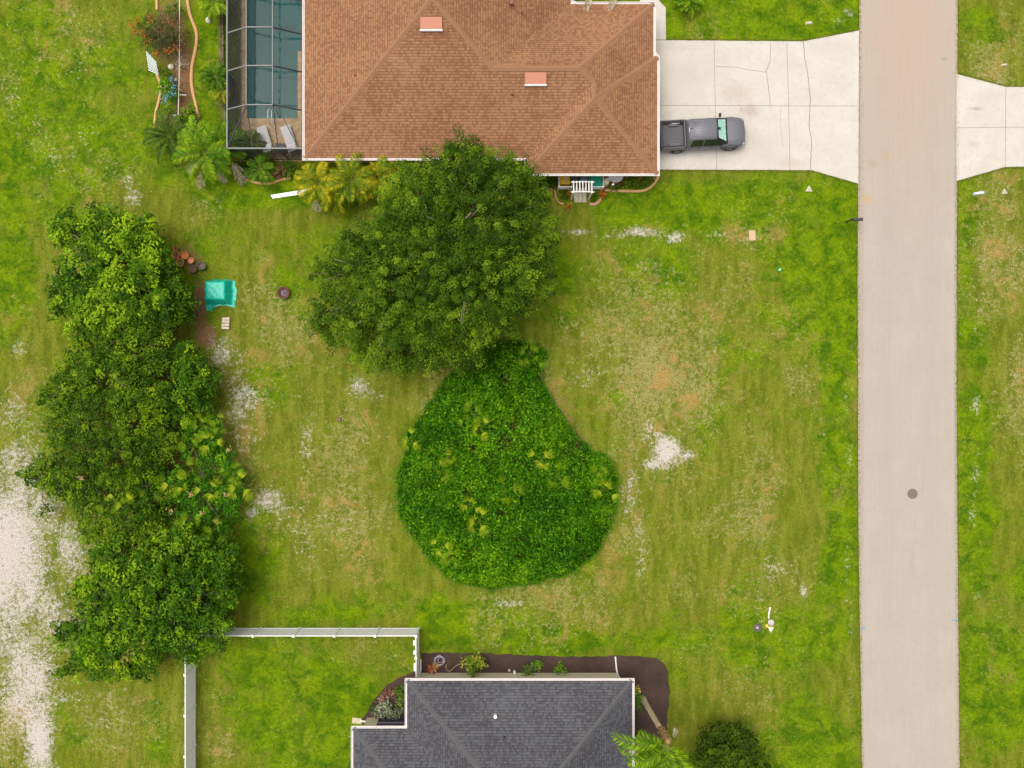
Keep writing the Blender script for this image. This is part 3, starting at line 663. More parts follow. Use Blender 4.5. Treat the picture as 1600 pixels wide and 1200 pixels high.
cage = thing('pool_cage', 'grey framed screen enclosure over the swimming pool', 'screen enclosure', (-15.3, 21, 0))
CXL, CXR, CYB, EH, TH = -17.61, -12.99, 14.57, 2.5, 3.3
xa, xb = -16.15, -14.55
beams = [16.97, 19.35, 21.69, 24.03, 26.4]
def cbar(a, b, wd=.055, mt=M_alu, nme='frame_bar', th=.11):
    q = MB(); q.bar(a, b, wd, th); return q.build(nme, mt, cage)
for y in beams:
    cbar((CXL,y,EH),(xa,y,TH), nme='rafter'); cbar((xa,y,TH+.002),(xb,y,TH+.002), nme='rafter'); cbar((xb,y,TH),(CXR,y,2.36), mt=M_dark, nme='rafter')
    q = MB(); q.box((CXL+.004,y,EH/2-.03),(.055,.055,EH-.06)); q.build('post', M_alu, cage)
cbar((CXL,CYB,EH+.004),(CXL,28,EH+.004), .07, nme='eave_rail'); cbar((CXL+.04,CYB,EH),(CXR,CYB,EH), .07, nme='eave_rail')
cbar((CXR,CYB+.04,2.42),(CXR,28,2.42), .07, M_dark, 'eave_rail')
cbar((xa,16.97,TH+.02),(xa,28,TH+.02), .045, nme='purlin', th=.08); cbar((xb,16.97,TH+.02),(xb,28,TH+.02), .045, nme='purlin', th=.08)
for a, b in (((xa,16.93,TH-.01),(CXL,CYB,EH)), ((xa,16.93,TH-.02),(-16.02,CYB,EH)), ((xb,16.93,TH-.02),(-14.46,CYB,EH)), ((-14.3,16.93,TH-.15),(-13.2,CYB,EH))):
    cbar(a, b, .045, M_dark, 'hip_bar', .08)
for x in (CXL, -15.9, -14.5, CXR):
    q = MB(); q.box((x,CYB,EH/2-.03),(.05,.05,EH-.06)); q.build('post', M_dark, cage)
for z in (.12, .95):
    cbar((CXL,CYB,z),(CXR,CYB,z), .04, M_dark, 'chair_rail', .05); cbar((CXL,CYB,z),(CXL,28,z), .04, M_dark, 'chair_rail', .05)
M_scr_r = mat_screen('roof insect screen', .24, (.015, .017, .02)); M_scr_w = mat_screen('wall insect screen', .80)
sc = MB(); sc.face([(CXL,CYB+.03,.1),(CXL,28,.1),(CXL,28,EH-.03),(CXL,CYB+.03,EH-.03)]); sc.build('screen_panel', M_scr_w, cage)
sc = MB(); sc.face([(CXL,CYB,.1),(CXR,CYB,.1),(CXR,CYB,EH-.03),(CXL,CYB,EH-.03)]); sc.build('screen_panel', M_scr_w, cage)
ys = beams+[28]
for i in range(len(ys)-1):
    a, b = ys[i]+.03, ys[i+1]-.03
    for (p, q) in (((CXL,EH),(xa,TH)),((xa,TH),(xb,TH)),((xb,TH),(CXR,2.4))):
        sc = MB(); sc.face([(p[0],a,p[1]),(q[0],a,q[1]),(q[0],b,q[1]),(p[0],b,p[1])]); sc.build('screen_panel', M_scr_r, cage)
sc = MB(); sc.face([(CXL,CYB,EH),(CXR,CYB,EH-.05),(xb,16.93,TH),(xa,16.93,TH)]); sc.face([(CXL,CYB,EH),(xa,16.93,TH),(CXL,16.93,EH)]); sc.face([(CXR,CYB,EH-.05),(CXR,16.93,2.4),(xb,16.93,TH)])
sc.build('screen_panel', M_scr_r, cage)

# pool rail, loungers, side table
rl = thing('pool_handrail', 'pair of white curved handrails at the pool edge behind the loungers', 'handrail', (-15.55, 17.2, .04))
for dx in (-.12, .12):
    x = -15.5+dx; q = MB(); q.tube([(x,16.75,.04),(x,16.8,.7),(x,17.0,.88),(x-.02,17.5,.8),(x-.03,17.85,.35),(x-.03,17.9,-.1)], .028, 8); q.build('rail', M_white, rl)
def lounger(label, a, b):
    ax, ay, _ = P(*a, .35); bx, by, _ = P(*b, .35)
    L = math.hypot(bx-ax, by-ay)+.25; rz = math.atan2(by-ay, bx-ax); cx_, cy_ = (ax+bx)/2, (ay+by)/2
    o = thing('sun_lounger', label, 'sun lounger', (cx_, cy_, .04), 'loungers under the pool cage', rz)
    f = MB()
    for s_ in (-1, 1): f.box((0, s_*.3, .28), (L, .04, .05))
    for x in (-L/2+.03, L/2-.03): f.box((x, 0, .28), (.04, .6, .045))
    f.build('frame', M_white, o, local=True)
    for x in (-L*.36, L*.34):
        for s_ in (-1, 1): q = MB(); q.box((x, s_*.3, .127), (.04, .05, .252)); q.build('leg', M_white, o, local=True)
    s_ = MB(); s_.box((-L*.19, 0, .335), (L*.62, .56, .05))
    for i in range(8): s_.box((-L*.47+i*L*.08, 0, .367), (.11, .56, .018))
    s_.build('seat', M_lgrey, o, local=True)
    bk = MB()
    from mathutils import Euler
    e = Euler((0, R(-28), 0)); bk.box((L*.29, 0, .47), (L*.42, .56, .05), tilt=e)
    bk.box((L*.24, 0, .46), (.14, .5, .05), tilt=e); bk.box((L*.36, 0, .585), (.14, .5, .05), tilt=e)
    bk.build('backrest', M_lgrey, o, local=True)
    return o
M_lgrey = nm('pale grey sling fabric', (.62, .62, .66), .12, 7, .8)
lounger('pale grey sun lounger nearer the pool rail, left of the small dark table', (409,201), (420,238))
lounger('pale grey sun lounger by the house wall, right of the small dark table', (446,200), (459,237))
tb = thing('side_table', 'small dark square table between the two pool loungers', 'table', (*P(438,231,.4)[:2], .04))
q = MB(); q.box((0,0,.42),(.62,.55,.04)); q.build('tabletop', M_black, tb, local=True)
for i in (-1, 1):
    for j in (-1, 1): q = MB(); q.box((i*.26,j*.22,.2),(.04,.04,.4)); q.build('leg', M_black, tb, local=True)

# ------------------------------------------------------------------ pickup truck
def truck():
    o = thing('pickup_truck', 'dark grey crew cab pickup truck parked on the concrete driveway', 'pickup truck', (12.3, 16.03, .034), rz=R(3))
    m, t, b = newmat('grey metallic car paint'); co = coords(t)
    t.links.new(ramp(t, noise(t, 60, 2, .5, co), [(.3, (.145,.147,.18)), (.7, (.17,.172,.205))]), b.inputs['Base Color'])
    b.inputs['Metallic'].default_value = .3; b.inputs['Roughness'].default_value = .5; b.inputs['Coat Weight'].default_value = .25; b.inputs['Coat Roughness'].default_value = .3
    paint = m
    glass = nm('tinted car glass', (.015, .02, .02), .1, 3, .06, spec=.8)
    trim = nm('black trim', (.02, .02, .022), .1, 6, .6)
    def loft(secs, mm=0, mbx=None, capends=True):
        mbx = mbx or MB(); b0 = len(mbx.v); n = len(secs[0])
        for s_ in secs: mbx.v += s_
        for i in range(len(secs)-1):
            for j in range(n-1):
                a = b0+i*n+j; mbx.f.append((a, a+n, a+n+1, a+1)); mbx.m.append(mm)
        if capends:
            mbx.f.append(tuple(b0+j for j in range(n))); mbx.f.append(tuple(b0+(len(secs)-1)*n+j for j in range(n))[::-1]); mbx.m += [mm, mm]
        return mbx
    def sec(x, w, zt, crown=.03, zb=.32, xs=0):
        # half-profile from right sill over the top to left sill; x may bow
        pts = [(-w*.93, zb), (-w*1.0, .55), (-w*1.0, .80), (-w*.97, zt-.12), (-w*.90, zt-.03), (-w*.6, zt+crown*.6), (0, zt+crown), (w*.6, zt+crown*.6), (w*.90, zt-.03), (w*.97, zt-.12), (w*1.0, .80), (w*1.0, .55), (w*.93, zb)]
        return [(x+xs*(1-abs(y)/w)**.6 if xs else x, y, z) for y, z in pts]
    # front body: cab lower + hood
    body = loft([sec(-1.24,.92,1.05),sec(-.6,.925,1.06),sec(.5,.925,1.07),sec(1.2,.925,1.09),sec(1.45,.92,1.10,.05),sec(1.9,.92,1.07,.06),sec(2.2,.90,1.02,.05),sec(2.42,.84,.93,.04,xs=.08),sec(2.53,.76,.80,.02,.36,xs=.11),sec(2.58,.72,.66,0,.4,xs=.11)])
    body.build('body', paint, o, local=True, smooth=True)
    # hood creases
    h = MB()
    for (x, w, z) in ((1.46,.70,1.148),(1.75,.70,1.142),(2.05,.67,1.112),(2.3,.60,1.045),(2.40,.52,.985)):
        h.v += [(x, w*t_, z+.012*(1-abs(t_))-(.05 if abs(t_) == 1 else 0)+(.018 if abs(t_) == .8 else 0)) for t_ in (-1,-.8,-.6,0,.6,.8,1)]
    for i in range(4):
        for j in range(6): a = i*7+j; h.f.append((a,a+7,a+8,a+1)); h.m.append(0)
    h.build('hood', paint, o, local=True, smooth=True)
    # greenhouse
    def gs(x, wb, wt, zb, zt): return [(x if False else x, -wb, zb), (x, -wt-.04, zt-.09), (x, -wt+.03, zt-.01), (x, 0, zt+.03), (x, wt-.03, zt-.01), (x, wt+.04, zt-.09), (x, wb, zb)]
    gp = MB()
    loft([gs(-1.22,.86,.60,1.05,1.50), gs(-1.12,.88,.61,1.05,1.74), gs(-.3,.89,.61,1.05,1.80), gs(.45,.89,.60,1.05,1.77), gs(.62,.88,.59,1.06,1.70)], 0, gp)
    cab = gp.build('cab_roof', paint, o, local=True, smooth=True)
    for i in range(7): q = MB(); q.box((-.32+.004*i, -.45+.15*i, 1.822-.004*abs(i-3)**1.6), (1.3, .035, .012)); q.build('roof_rib', paint, cab, local=True)
    # a-pillars + windshield (solid wedge beneath)
    wsb = MB(); wsb.face([(.60,-.60,1.715),(.60,.60,1.715),(1.40,.79,1.135),(1.40,-.79,1.135)])
    wsb.face([(.60,.61,1.70),(.60,.89,1.05),(1.42,.82,1.10)]); wsb.face([(.60,-.61,1.70),(1.42,-.82,1.10),(.60,-.89,1.05)])
    wsb.build('windshield_surround', trim, o, local=True)
    sh = MB(); nseg = 9
    for i in range(nseg):
        y0 = -.57+i*1.14/nseg; y1 = y0+1.14/nseg; zz = .012 if i % 2 else .03
        k0, k1 = 1, 1.22
        sh.face([(.68,y0,1.665+zz),(.68,y1,1.665+.042-zz),(1.26,y1*k1,1.245+.042-zz),(1.26,y0*k1,1.245+zz)])
    m, t, b = newmat('teal foil sunshade'); b.inputs['Roughness'].default_value = .3; b.inputs['Metallic'].default_value = .2
    t.links.new(ramp(t, noise(t, 9, 3, .6, coords(t)), [(.35, (.2,.58,.47)), (.65, (.6,.85,.78))]), b.inputs['Base Color'])
    ws = sh.build('sunshade', m, o, local=True)
    q = MB(); q.box((.74,0,1.70),(.16,.16,.05)); q.build('mirror_mount', trim, o, local=True)
    # side windows following the tumblehome, slightly proud
    for s_ in (-1, 1):
        for (x0, x1, x0t, x1t) in ((-1.02,-.25,-.92,-.25),(-.17,.95,-.17,.50)):
            q = MB(); q.face([(x0,s_*.893,1.10),(x1,s_*.893,1.12),(x1t,s_*.680,1.655),(x0t,s_*.680,1.655)]); q.build('side_window', glass, o, local=True)
        q = MB(); q.box((.98,s_*1.03,1.14),(.13,.2,.17)); q.tube([(.98,s_*.86,1.08),(.98,s_*.98,1.10)],.03,6)
        q.build('side_mirror', trim, o, local=True, bevel=.03)
        for hx in (-.42, .35): q = MB(); q.box((hx,s_*.94,.93),(.16,.03,.03)); q.build('door_handle', trim, o, local=True)
        q = MB(); q.box((2.44,s_*.72,.82),(.16,.24,.13), s_*-.35); q.build('headlight', nm('headlight lens', (.3,.31,.33), .1, 9, .2), o, local=True, bevel=.02)
        q = MB(); q.box((-2.765,s_*.86,.86),(.03,.09,.3)); q.build('taillight', nm('red lens', (.45,.02,.02), .1, 9, .2), o, local=True)
    q = MB(); q.face([(-1.235,-.66,1.14),(-1.235,.66,1.14),(-1.20,.6,1.5),(-1.20,-.6,1.5)][::-1]); q.build('rear_window', glass, o, local=True)
    q = MB(); q.box((-1.14,0,1.70),(.05,.3,.03)); q.build('brake_light', nm('clear lens', (.75,.6,.62), .1, 30, .3), o, local=True)
    q = MB(); q.box((-1.02,.05,1.80),(.12,.03,.05)); q.build('antenna', trim, o, local=True)
    # bed
    bd = MB(); XR, XF = -2.74, -1.30
    for s_ in (-1, 1):
        y = s_*.86
        loft([[(x, s_*.93, .42),(x, s_*.935, .75),(x, s_*.925, 1.0),(x, s_*.88, 1.085),(x, s_*.80, 1.085),(x, s_*.77, 1.04),(x, s_*.76, .72)] for x in (XR,-2.4,-1.9,XF)], 0, bd, False)
        bd.face([(XR,s_*.93,.42),(XR,s_*.935,.75),(XR,s_*.925,1.0),(XR,s_*.88,1.085),(XR,s_*.8,1.085),(XR,s_*.76,.72)])
    bd.box(((XF+.02),0,.86),(.06,1.62,.42)); bd.box((-2.0,0,.56),(1.5,1.8,.1))
    bd.build('truck_bed', paint, o, local=True)
    for s_ in (-1, 1): q = MB(); q.box((-2.02, s_*.80, 1.094), (1.42, .10, .02)); q.build('bed_rail_cap', trim, o, local=True)
    q = MB(); q.box((-2.745, 0, 1.094), (.07, 1.66, .02)); q.build('tailgate_cap', trim, o, local=True)
    q = MB(); q.box((-1.245, 0, 1.085), (.03, 1.78, .03)); q.build('cab_gap', trim, o, local=True)
    ln = MB(); ln.box((-2.02,0,.71),(1.36,1.5,.03))
    for i in range(16): ln.box((-2.02, -.7+i*.0933, .74), (1.34, .04, .035))
    for s_ in (-1, 1):
        ln.box((-2.02,s_*.755,.88),(1.36,.03,.34)); ln.box((-1.95,s_*.66,.80),(.62,.19,.17))
    ln.build('bed_liner', nm('grey bed liner', (.115,.115,.135), .1, 12, .7), o, local=True)
    q = MB(); q.box((-1.9,.70,.93),(.34,.05,.05)); q.box((-1.62,.70,.93),(.08,.05,.05)); q.build('bed_rail_cleat', M_steel, o, local=True)
    q = MB(); q.box((-2.78,0,.85),(.07,1.62,.46)); q.build('tailgate', paint, o, local=True, bevel=.02)
    q = MB(); q.box((-2.86,0,.55),(.14,1.82,.18)); q.build('bumper', trim, o, local=True, bevel=.03)
    q = MB(); q.box((2.60,0,.50),(.14,1.5,.2)); q.build('bumper', paint, o, local=True, bevel=.04)
    for x in (-1.71, 1.71):
        for s_ in (-1, 1):
            q = MB(); y0, y1 = s_*.76, s_*.985
            prof = [(y0,.22),(y0,.36),(y0+s_*.03,.385),(y1-s_*.05,.385),(y1-s_*.01,.36),(y1,.25)]
            b0 = len(q.v); n = 24
            for (yy, rr) in prof:
                for j in range(n): a = 2*math.pi*j/n; q.v.append((x+rr*math.cos(a), yy, .385+rr*math.sin(a)))
            for i in range(len(prof)-1):
                for j in range(n): a = b0+i*n+j; c = b0+i*n+(j+1) % n; q.f.append((a,c,c+n,a+n)); q.m.append(0)
            wh = q.build('wheel', nm('tyre rubber', (.03,.028,.028), .2, 20, .85), o, local=True, smooth=True)
            q = MB(); yy = y1-s_*.03
            for j in range(6):
                a = j*math.pi/3; q.bar((x+.04*math.cos(a),yy,.385+.04*math.sin(a)),(x+.235*math.cos(a),yy,.385+.235*math.sin(a)),.03,.07)
            q.tube([(x,yy-s_*.12,.385),(x,yy-s_*.04,.385)],.24,20); q.build('rim', nm('wheel alloy', (.3,.28,.28), .1, 12, .4, .6), wh, local=True)
            # fender flare
            q = MB(); q.tube([(x+.45*math.cos(a), s_*.945, .385+.45*math.sin(a)) for a in [math.pi*k/12 for k in range(-1, 14)]], .035, 6)
            q.build('wheel_arch', trim if False else paint, o, local=True, smooth=True)
            q = MB(); q.box((x,s_*.80,.6),(.86,.27,.4)); q.build('wheel_well', trim, o, local=True)
    return o
truck()

# ------------------------------------------------------------------ white fence of the lower house
def fence():
    H = 1.6
    f = thing('vinyl_fence', 'white vinyl privacy fence enclosing the yard of the grey roofed house', 'fence', (-13, -15.9, 0))
    xl, yt, xr, yb = -20.6, -15.88, -6.06, -29.5
    def run(pts):
        for (a, b) in zip(pts[:-1], pts[1:]):
            v = Vector((b[0]-a[0], b[1]-a[1])); L = v.length; ang = math.atan2(v.y, v.x); cx_, cy_ = (a[0]+b[0])/2, (a[1]+b[1])/2
            n = max(1, int(L/.17)); p = MB()
            for i in range(n):
                t_ = (i+.5)/n; p.box((a[0]+v.x*t_, a[1]+v.y*t_, H/2-.02), (L/n-.012, .024, H-.16), ang)
            p.box((cx_, cy_, H/2-.02), (L, .014, H-.17), ang)
            po = p.build('panel', M_fence, f)
            q = MB(); q.box((cx_, cy_, H-.05), (L-.1, .055, .09), ang); q.build('rail', M_white, po)
            q = MB(); q.box((cx_, cy_, .1), (L-.1, .055, .12), ang); q.build('rail', M_white, po)
            post(*b)
    def post(x, y):
        q = MB(); q.box((x, y, H/2+.02), (.125, .125, H+.04)); po = q.build('post', M_white, f)
        q = MB(); q.box((x, y, H+.055), (.16, .16, .03)); q.box((x, y, H+.09), (.14, .14, .045), taper=.2); q.build('post_cap', M_white, po)
    post(xl, yt); post(xl, -15.9+.0) if False else None
    xs_ = [xl, -18.7+.0, -16.33, -13.77, -11.2, -8.63, xr]
    run([(x, yt) for x in xs_])
    ysl = [yt, -18.33, -20.9, -23.47, -26.04, yb]
    run([(xl, y) for y in ysl])
    run([(xr, yt), (xr, -17.25)])
    # gate leaf next to the wall
    g = MB(); y0, y1 = -17.3, -18.72; n = 8
    for i in range(n): g.box((xr+.02, y0+(y1-y0)*(i+.5)/n, H/2), (.022, (y0-y1)/n-.012, H-.3))
    go = g.build('gate', M_fence, f)
    for z in (.25, H-.12): q = MB(); q.box((xr, (y0+y1)/2, z), (.05, 1.38, .1)); q.build('rail', M_white, go)
    q = MB(); q.box((xr, -18.70, H/2), (.11, .11, H)); q.build('post', M_white, f)
    q = MB(); q.box((xr-.08,-16.35,1.5),(.18,.32,.05)); q.box((xr-.08,-16.95,1.5),(.16,.25,.05)); q.box((xr-.08,-17.9,1.45),(.14,.5,.04)); q.build('bracket', M_white, f)
fence()
q = MB(); q.box(((-8.62+ax0+.4)/2, by0-.385, 1.15), (ax0+.4+8.62, .03, 2.2)); q.build('screened_opening', nm('dark violet screen', (.05,.035,.06), .1, 3, .9), hb)
q = MB(); q.box(((-8.62+ax0+.4)/2, by0-.36, .9), (ax0+.4+8.62, .03, .06)); q.build('screen_rail', nm('mauve rail', (.35,.27,.38), .1, 3, .6), hb)
q = MB(); q.box((*P(558,1125.5,.05)[:2],.08), (.62,.36,.1), -.12); q.box((*P(558,1125.5,.05)[:2],.135),(.43,.2,.02),-.12)
tag(q.build('splash_block', nm('tan concrete', (.5,.43,.29), .1, 9, .9, bp=.01), None, bevel=.015), 'pinkish tan splash block lying on grass at the bed corner', 'splash block')
q = MB(); q.tube([P(563,1126.5,.12), P(572,1127.5,.12), P(575,1129,.3)], .06, 8)
tag(q.build('drain_pipe', M_white), 'short white drain pipe from the house corner to the tan splash block', 'pipe')

# ------------------------------------------------------------------ curbs
def smooth(pts, n=5):
    out = []; pts = [Vector(p) for p in pts]
    for i in range(len(pts)-1):
        p0, p1, p2, p3 = pts[max(i-1,0)], pts[i], pts[i+1], pts[min(i+2,len(pts)-1)]
        for k in range(n):
            t = k/n; out.append(.5*((2*p1)+(p2-p0)*t+(2*p0-5*p1+4*p2-p3)*t*t+(3*p1-p0-3*p2+p3)*t**3))
    out.append(pts[-1]); return out
def curb(label, pts, wd=.17, mt=None):
    pp = smooth([(*P(a, b)[:2], 0) for a, b in pts]); q = MB(); k = len(pp); prev = None
    for i, p in enumerate(pp):
        d = (pp[min(i+1,k-1)]-pp[max(i-1,0)]).normalized(); n = Vector((-d.y, d.x, 0))
        for (r, z) in ((-.5,-.02),(-.5,.07),(-.25,.12),(.25,.12),(.5,.07),(.5,-.02)): q.v.append(tuple(p+n*r*wd+Vector((0,0,z))))
    for i in range(k-1):
        for j in range(5): a = i*6+j; q.f.append((a,a+1,a+7,a+6)); q.m.append(0)
    q.f.append(tuple(range(6))); q.f.append(tuple(range(6*k-6, 6*k))[::-1]); q.m += [0, 0]
    return tag(q.build('garden_curb', mt or M_curb), label, 'garden edging', 'tan poured garden curbs')
curb('long wavy orange tan curb on the right side of the garden bed', [(292,-30),(293.5,0),(297.5,24),(307,50),(306.7,72),(300.5,105),(300,133),(306,163),(311,187),(310,210)], .2)
curb('short piece of curb above the red flowering bush', [(246,-30),(245.5,0),(246,16)])
curb('piece of curb from the lattice down past the blue flowers', [(241,100),(246,117),(252,137),(249,157),(243.5,179),(242.5,200)])
curb('curved tan curb below the shrubs along the cage end', [(385,281),(398,285),(412,287),(425,286),(440,281),(456,278)], .17)
curb('tan curb curving round the flower bed at the house corner', [(944,297),(975,298.5),(1002,298.4),(1014.6,293.6),(1024,284),(1029.8,273)], .17)
curb('dark tan curb curling down left of the white arbor', [(850,294),(860,295.5),(867,300),(869,310),(876,318),(881,319)], .12)
curb('short pinkish curb right of the white arbor', [(921,319),(930,319),(937,313),(939,309)], .17, nm('pinkish curb', (.48,.25,.17), .2, 6, .85))

# ------------------------------------------------------------------ side yard enclosure
def at(px, py, h=0): x, y, _ = P(px, py, h); return x, y
e = thing('bin_enclosure', 'low white picket enclosure around the bins under the roof edge', 'fence', (*at(907,285), 0), None)
ex0, ey0, ex1, ey1 = *at(873,294,.5), at(942,275,.5)[0], 13.3
def rail(nme, a, b, wd=.06, th=.08): q = MB(); q.bar(a, b, wd, th); return q.build(nme, M_white, e)
for z in (.35, .8): 
    rail('rail', (ex0,ey0,z), (3.85,ey0,z)); rail('rail', (5.05,ey0,z), (ex1,ey0,z)); rail('rail', (ex0,ey0,z), (ex0,ey1,z)); rail('rail', (ex1,ey0,z), (ex1,ey1,z))
for (x, y) in ((ex0,ey0),(3.8,ey0),(5.08,ey0),(ex1,ey0),(ex0,ey1),(ex1,ey1)):
    q = MB(); q.box((x,y,.47),(.09,.09,.94)); q.build('post', M_white, e)
def bin_(label, px, py, w_, d_, h, mt, lidmt=None, name='storage_bin'):
    x, y = at(px, py, h); o = thing(name, label, 'bin', (x, y, 0))
    q = MB(); q.box((0,0,h/2-.02),(w_*.88,d_*.88,h-.04),taper=1.08); q.build('bin_body', mt, o, local=True, bevel=.03)
    q = MB(); q.box((0,0,h),(w_,d_,.06)); q.box((0,0,h+.045),(w_*.8,d_*.8,.03)); q.build('lid', lidmt or mt, o, local=True, bevel=.02)
    return o
Myel = nm('yellow plastic', (.68,.42,.02), .1, 9, .45)
yb = bin_('yellow recycling bin with a pale patch on its lid', 882.5, 280, .66, .64, .6, Myel)
q = MB(); q.box((.05,0,.68),(.17,.4,.02)); q.build('lid_label', nm('pale sticker', (.7,.5,.4), .05, 9), yb, local=True)
bin_('dark square bin beside the yellow recycling bin', 898, 281, .46, .5, .65, nm('dark plastic', (.07,.065,.08), .15, 9, .6))
x, y = at(912.5, 279, .8); o = thing('trash_can', 'round blue grey trash can between dark bin and green bin', 'trash can', (x, y, 0))
Mtc = nm('blue grey plastic', (.1,.14,.21), .12, 9, .5)
q = MB(); q.lathe((0,0,0), [(0,0),(.2,0),(.25,.72),(.27,.75),(.27,.78),(.24,.78)]); q.build('can_body', Mtc, o, local=True, smooth=True)
q = MB(); q.lathe((0,0,0), [(.27,.785),(.26,.81),(.18,.83),(.15,.82),(.08,.84),(0,.84)]); q.build('lid', Mtc, o, local=True, smooth=True)
bin_('large teal green storage bin right of the white arbor', 931, 282.5, .84, .8, .7, nm('green plastic', (.005,.27,.19), .1, 9, .45))
x, y = at(948, 283, .7); o = thing('gas_cylinder', 'cream coloured tall gas cylinder beside the enclosure', 'gas cylinder', (x, y, 0))
q = MB(); q.lathe((0,0,0), [(0,0),(.17,0),(.19,.05),(.19,.75),(.15,.86),(.06,.92),(0,.92)]); q.build('tank', M_cream, o, local=True, smooth=True)
q = MB(); q.lathe((0,0,0), [(.11,.88),(.12,1.02),(.10,1.02),(.095,.9)]); q.build('collar', M_cream, o, local=True, smooth=True)
x, y = at(962, 276.5, 1.1); o = thing('satellite_dish', 'pale grey satellite dish with small white arm near the house corner', 'satellite dish', (x, y, 0))
q = MB(); q.lathe((0,0,1.0), [(0,.0),(.2,.02),(.38,.07),(.46,.12),(.47,.12),(.465,.10),(.38,.05),(.2,0),(0,-.02)], 32, sx=1, sy=.72); q.build('dish', nm('pale grey enamel', (.6,.63,.7), .04, 5, .4), o, local=True, smooth=True)
q = MB(); q.tube([(0,0,0),(0,0,1.0)],.03,8); q.build('mast', M_steel, o, local=True)
q = MB(); q.tube([(-.1,-.3,1.0),(-.17,-.48,1.15)],.02,6); q.box((-.18,-.5,1.18),(.16,.1,.1),.5); q.build('receiver_arm', M_white, o, local=True)
# arbor
ar = thing('garden_arbor', 'white slatted arbor over the stepping slabs in front of the bins', 'arbor', (4.43, 12.3, 0))
axl, axr, ayf, ayb, AH = 3.86, 5.0, 12.04, 12.66, 1.75
for x in (axl, axr):
    for y in (ayf, ayb): q = MB(); q.box((x,y,AH/2),(.08,.08,AH)); q.build('post', M_white, ar)
for y in (ayf, ayb):
    q = MB(); pts = [(axl-.16+i*(axr-axl+.32)/8, y, AH+.05+.09*math.sin(math.pi*i/8)) for i in range(9)]
    for a, b_ in zip(pts[:-1], pts[1:]): q.bar(a, b_, .05, .1)
    q.box((axl-.02,y,AH+.11),(.13,.13,.05)); q.box((axr+.02,y,AH+.11),(.13,.13,.05)); q.build('beam', M_white, ar)
for i in range(7):
    t_ = (i+.0)/6; x = axl+(axr-axl)*t_; z = AH+.13+.09*math.sin(math.pi*(.1+.8*t_)); q = MB(); q.bar((x,ayf-.05,z),(x,ayb+.05,z),.055,.05); q.build('slat', M_white, ar)
M_slab = nm('grey stepping slab', (.4,.37,.3), .15, 9, .9, bp=.01)
for i, lb in enumerate(('left', 'middle', 'right')):
    x0, y0 = at(900+i*6.6, 305); q = MB(); q.box((x0, y0, .03), (.25, .95, .06)); q.box((x0,y0,.064),(.22,.92,.006))
    tag(q.build('stepping_slab', M_slab), lb+'most grey slab of the three under the white arbor' if i != 1 else 'middle grey slab of the three under the white arbor', 'paving slab', 'slabs under the arbor')

# ------------------------------------------------------------------ small yard things
def lathe_thing(name, label, cat, px, py, prof, mt, h=0, group=None, n=24):
    x, y = at(px, py, h); q = MB(); q.lathe((0,0,0), prof, n); o = q.build(name, mt, None, smooth=True); o.location = (x, y, 0)
    return tag(o, label, cat, group)
# terracotta pots
def pot(label, px, py, r, mt=M_terra, soil=True, tint=None):
    x, y = at(px, py, .3); o = thing('flower_pot', label, 'flower pot', (x, y, 0), 'clay pots by the thicket')
    q = MB(); q.lathe((0,0,0), [(0,0),(r*.65,0),(r*.85,.24),(r,.25),(r,.32),(r*.84,.32),(r*.8,.24),(r*.75,.18)]); q.build('pot', mt, o, local=True, smooth=True)
    q = MB(); q.disc((0,0,.2), r*.8); q.build('soil', M_soilpot if soil is True else soil, o, local=True); return o
pot('large terracotta pot, left one of the cluster by the thicket', 274, 398, .27)
pot('large terracotta pot with orange saucer inside, right of its neighbour pot', 288.5, 399, .26, soil=M_terra)
pot('terracotta pot with mossy green soil at the cluster bottom', 281, 410, .27, soil=nm('moss', (.13,.15,.03), .2, 20))
pot('small pale orange pot lying at the right end of the cluster', 298, 407, .19, nm('pale terracotta', (.65,.3,.15), .15, 9, .8), nm('pale terracotta', (.6,.3,.15)))
pot('small thin terracotta pot at the top of the cluster', 274, 388, .14)
pot('round dark grey pot on the grass right of the clay pots', 315, 415, .27, nm('dark grey ceramic', (.1,.09,.08), .2, 9, .7), nm('dark litter', (.12,.09,.07), .3, 20))
pot('dark brown pot below the clay pots near the hedge', 301, 420, .25, nm('brown ceramic', (.16,.09,.06), .2, 9, .7))
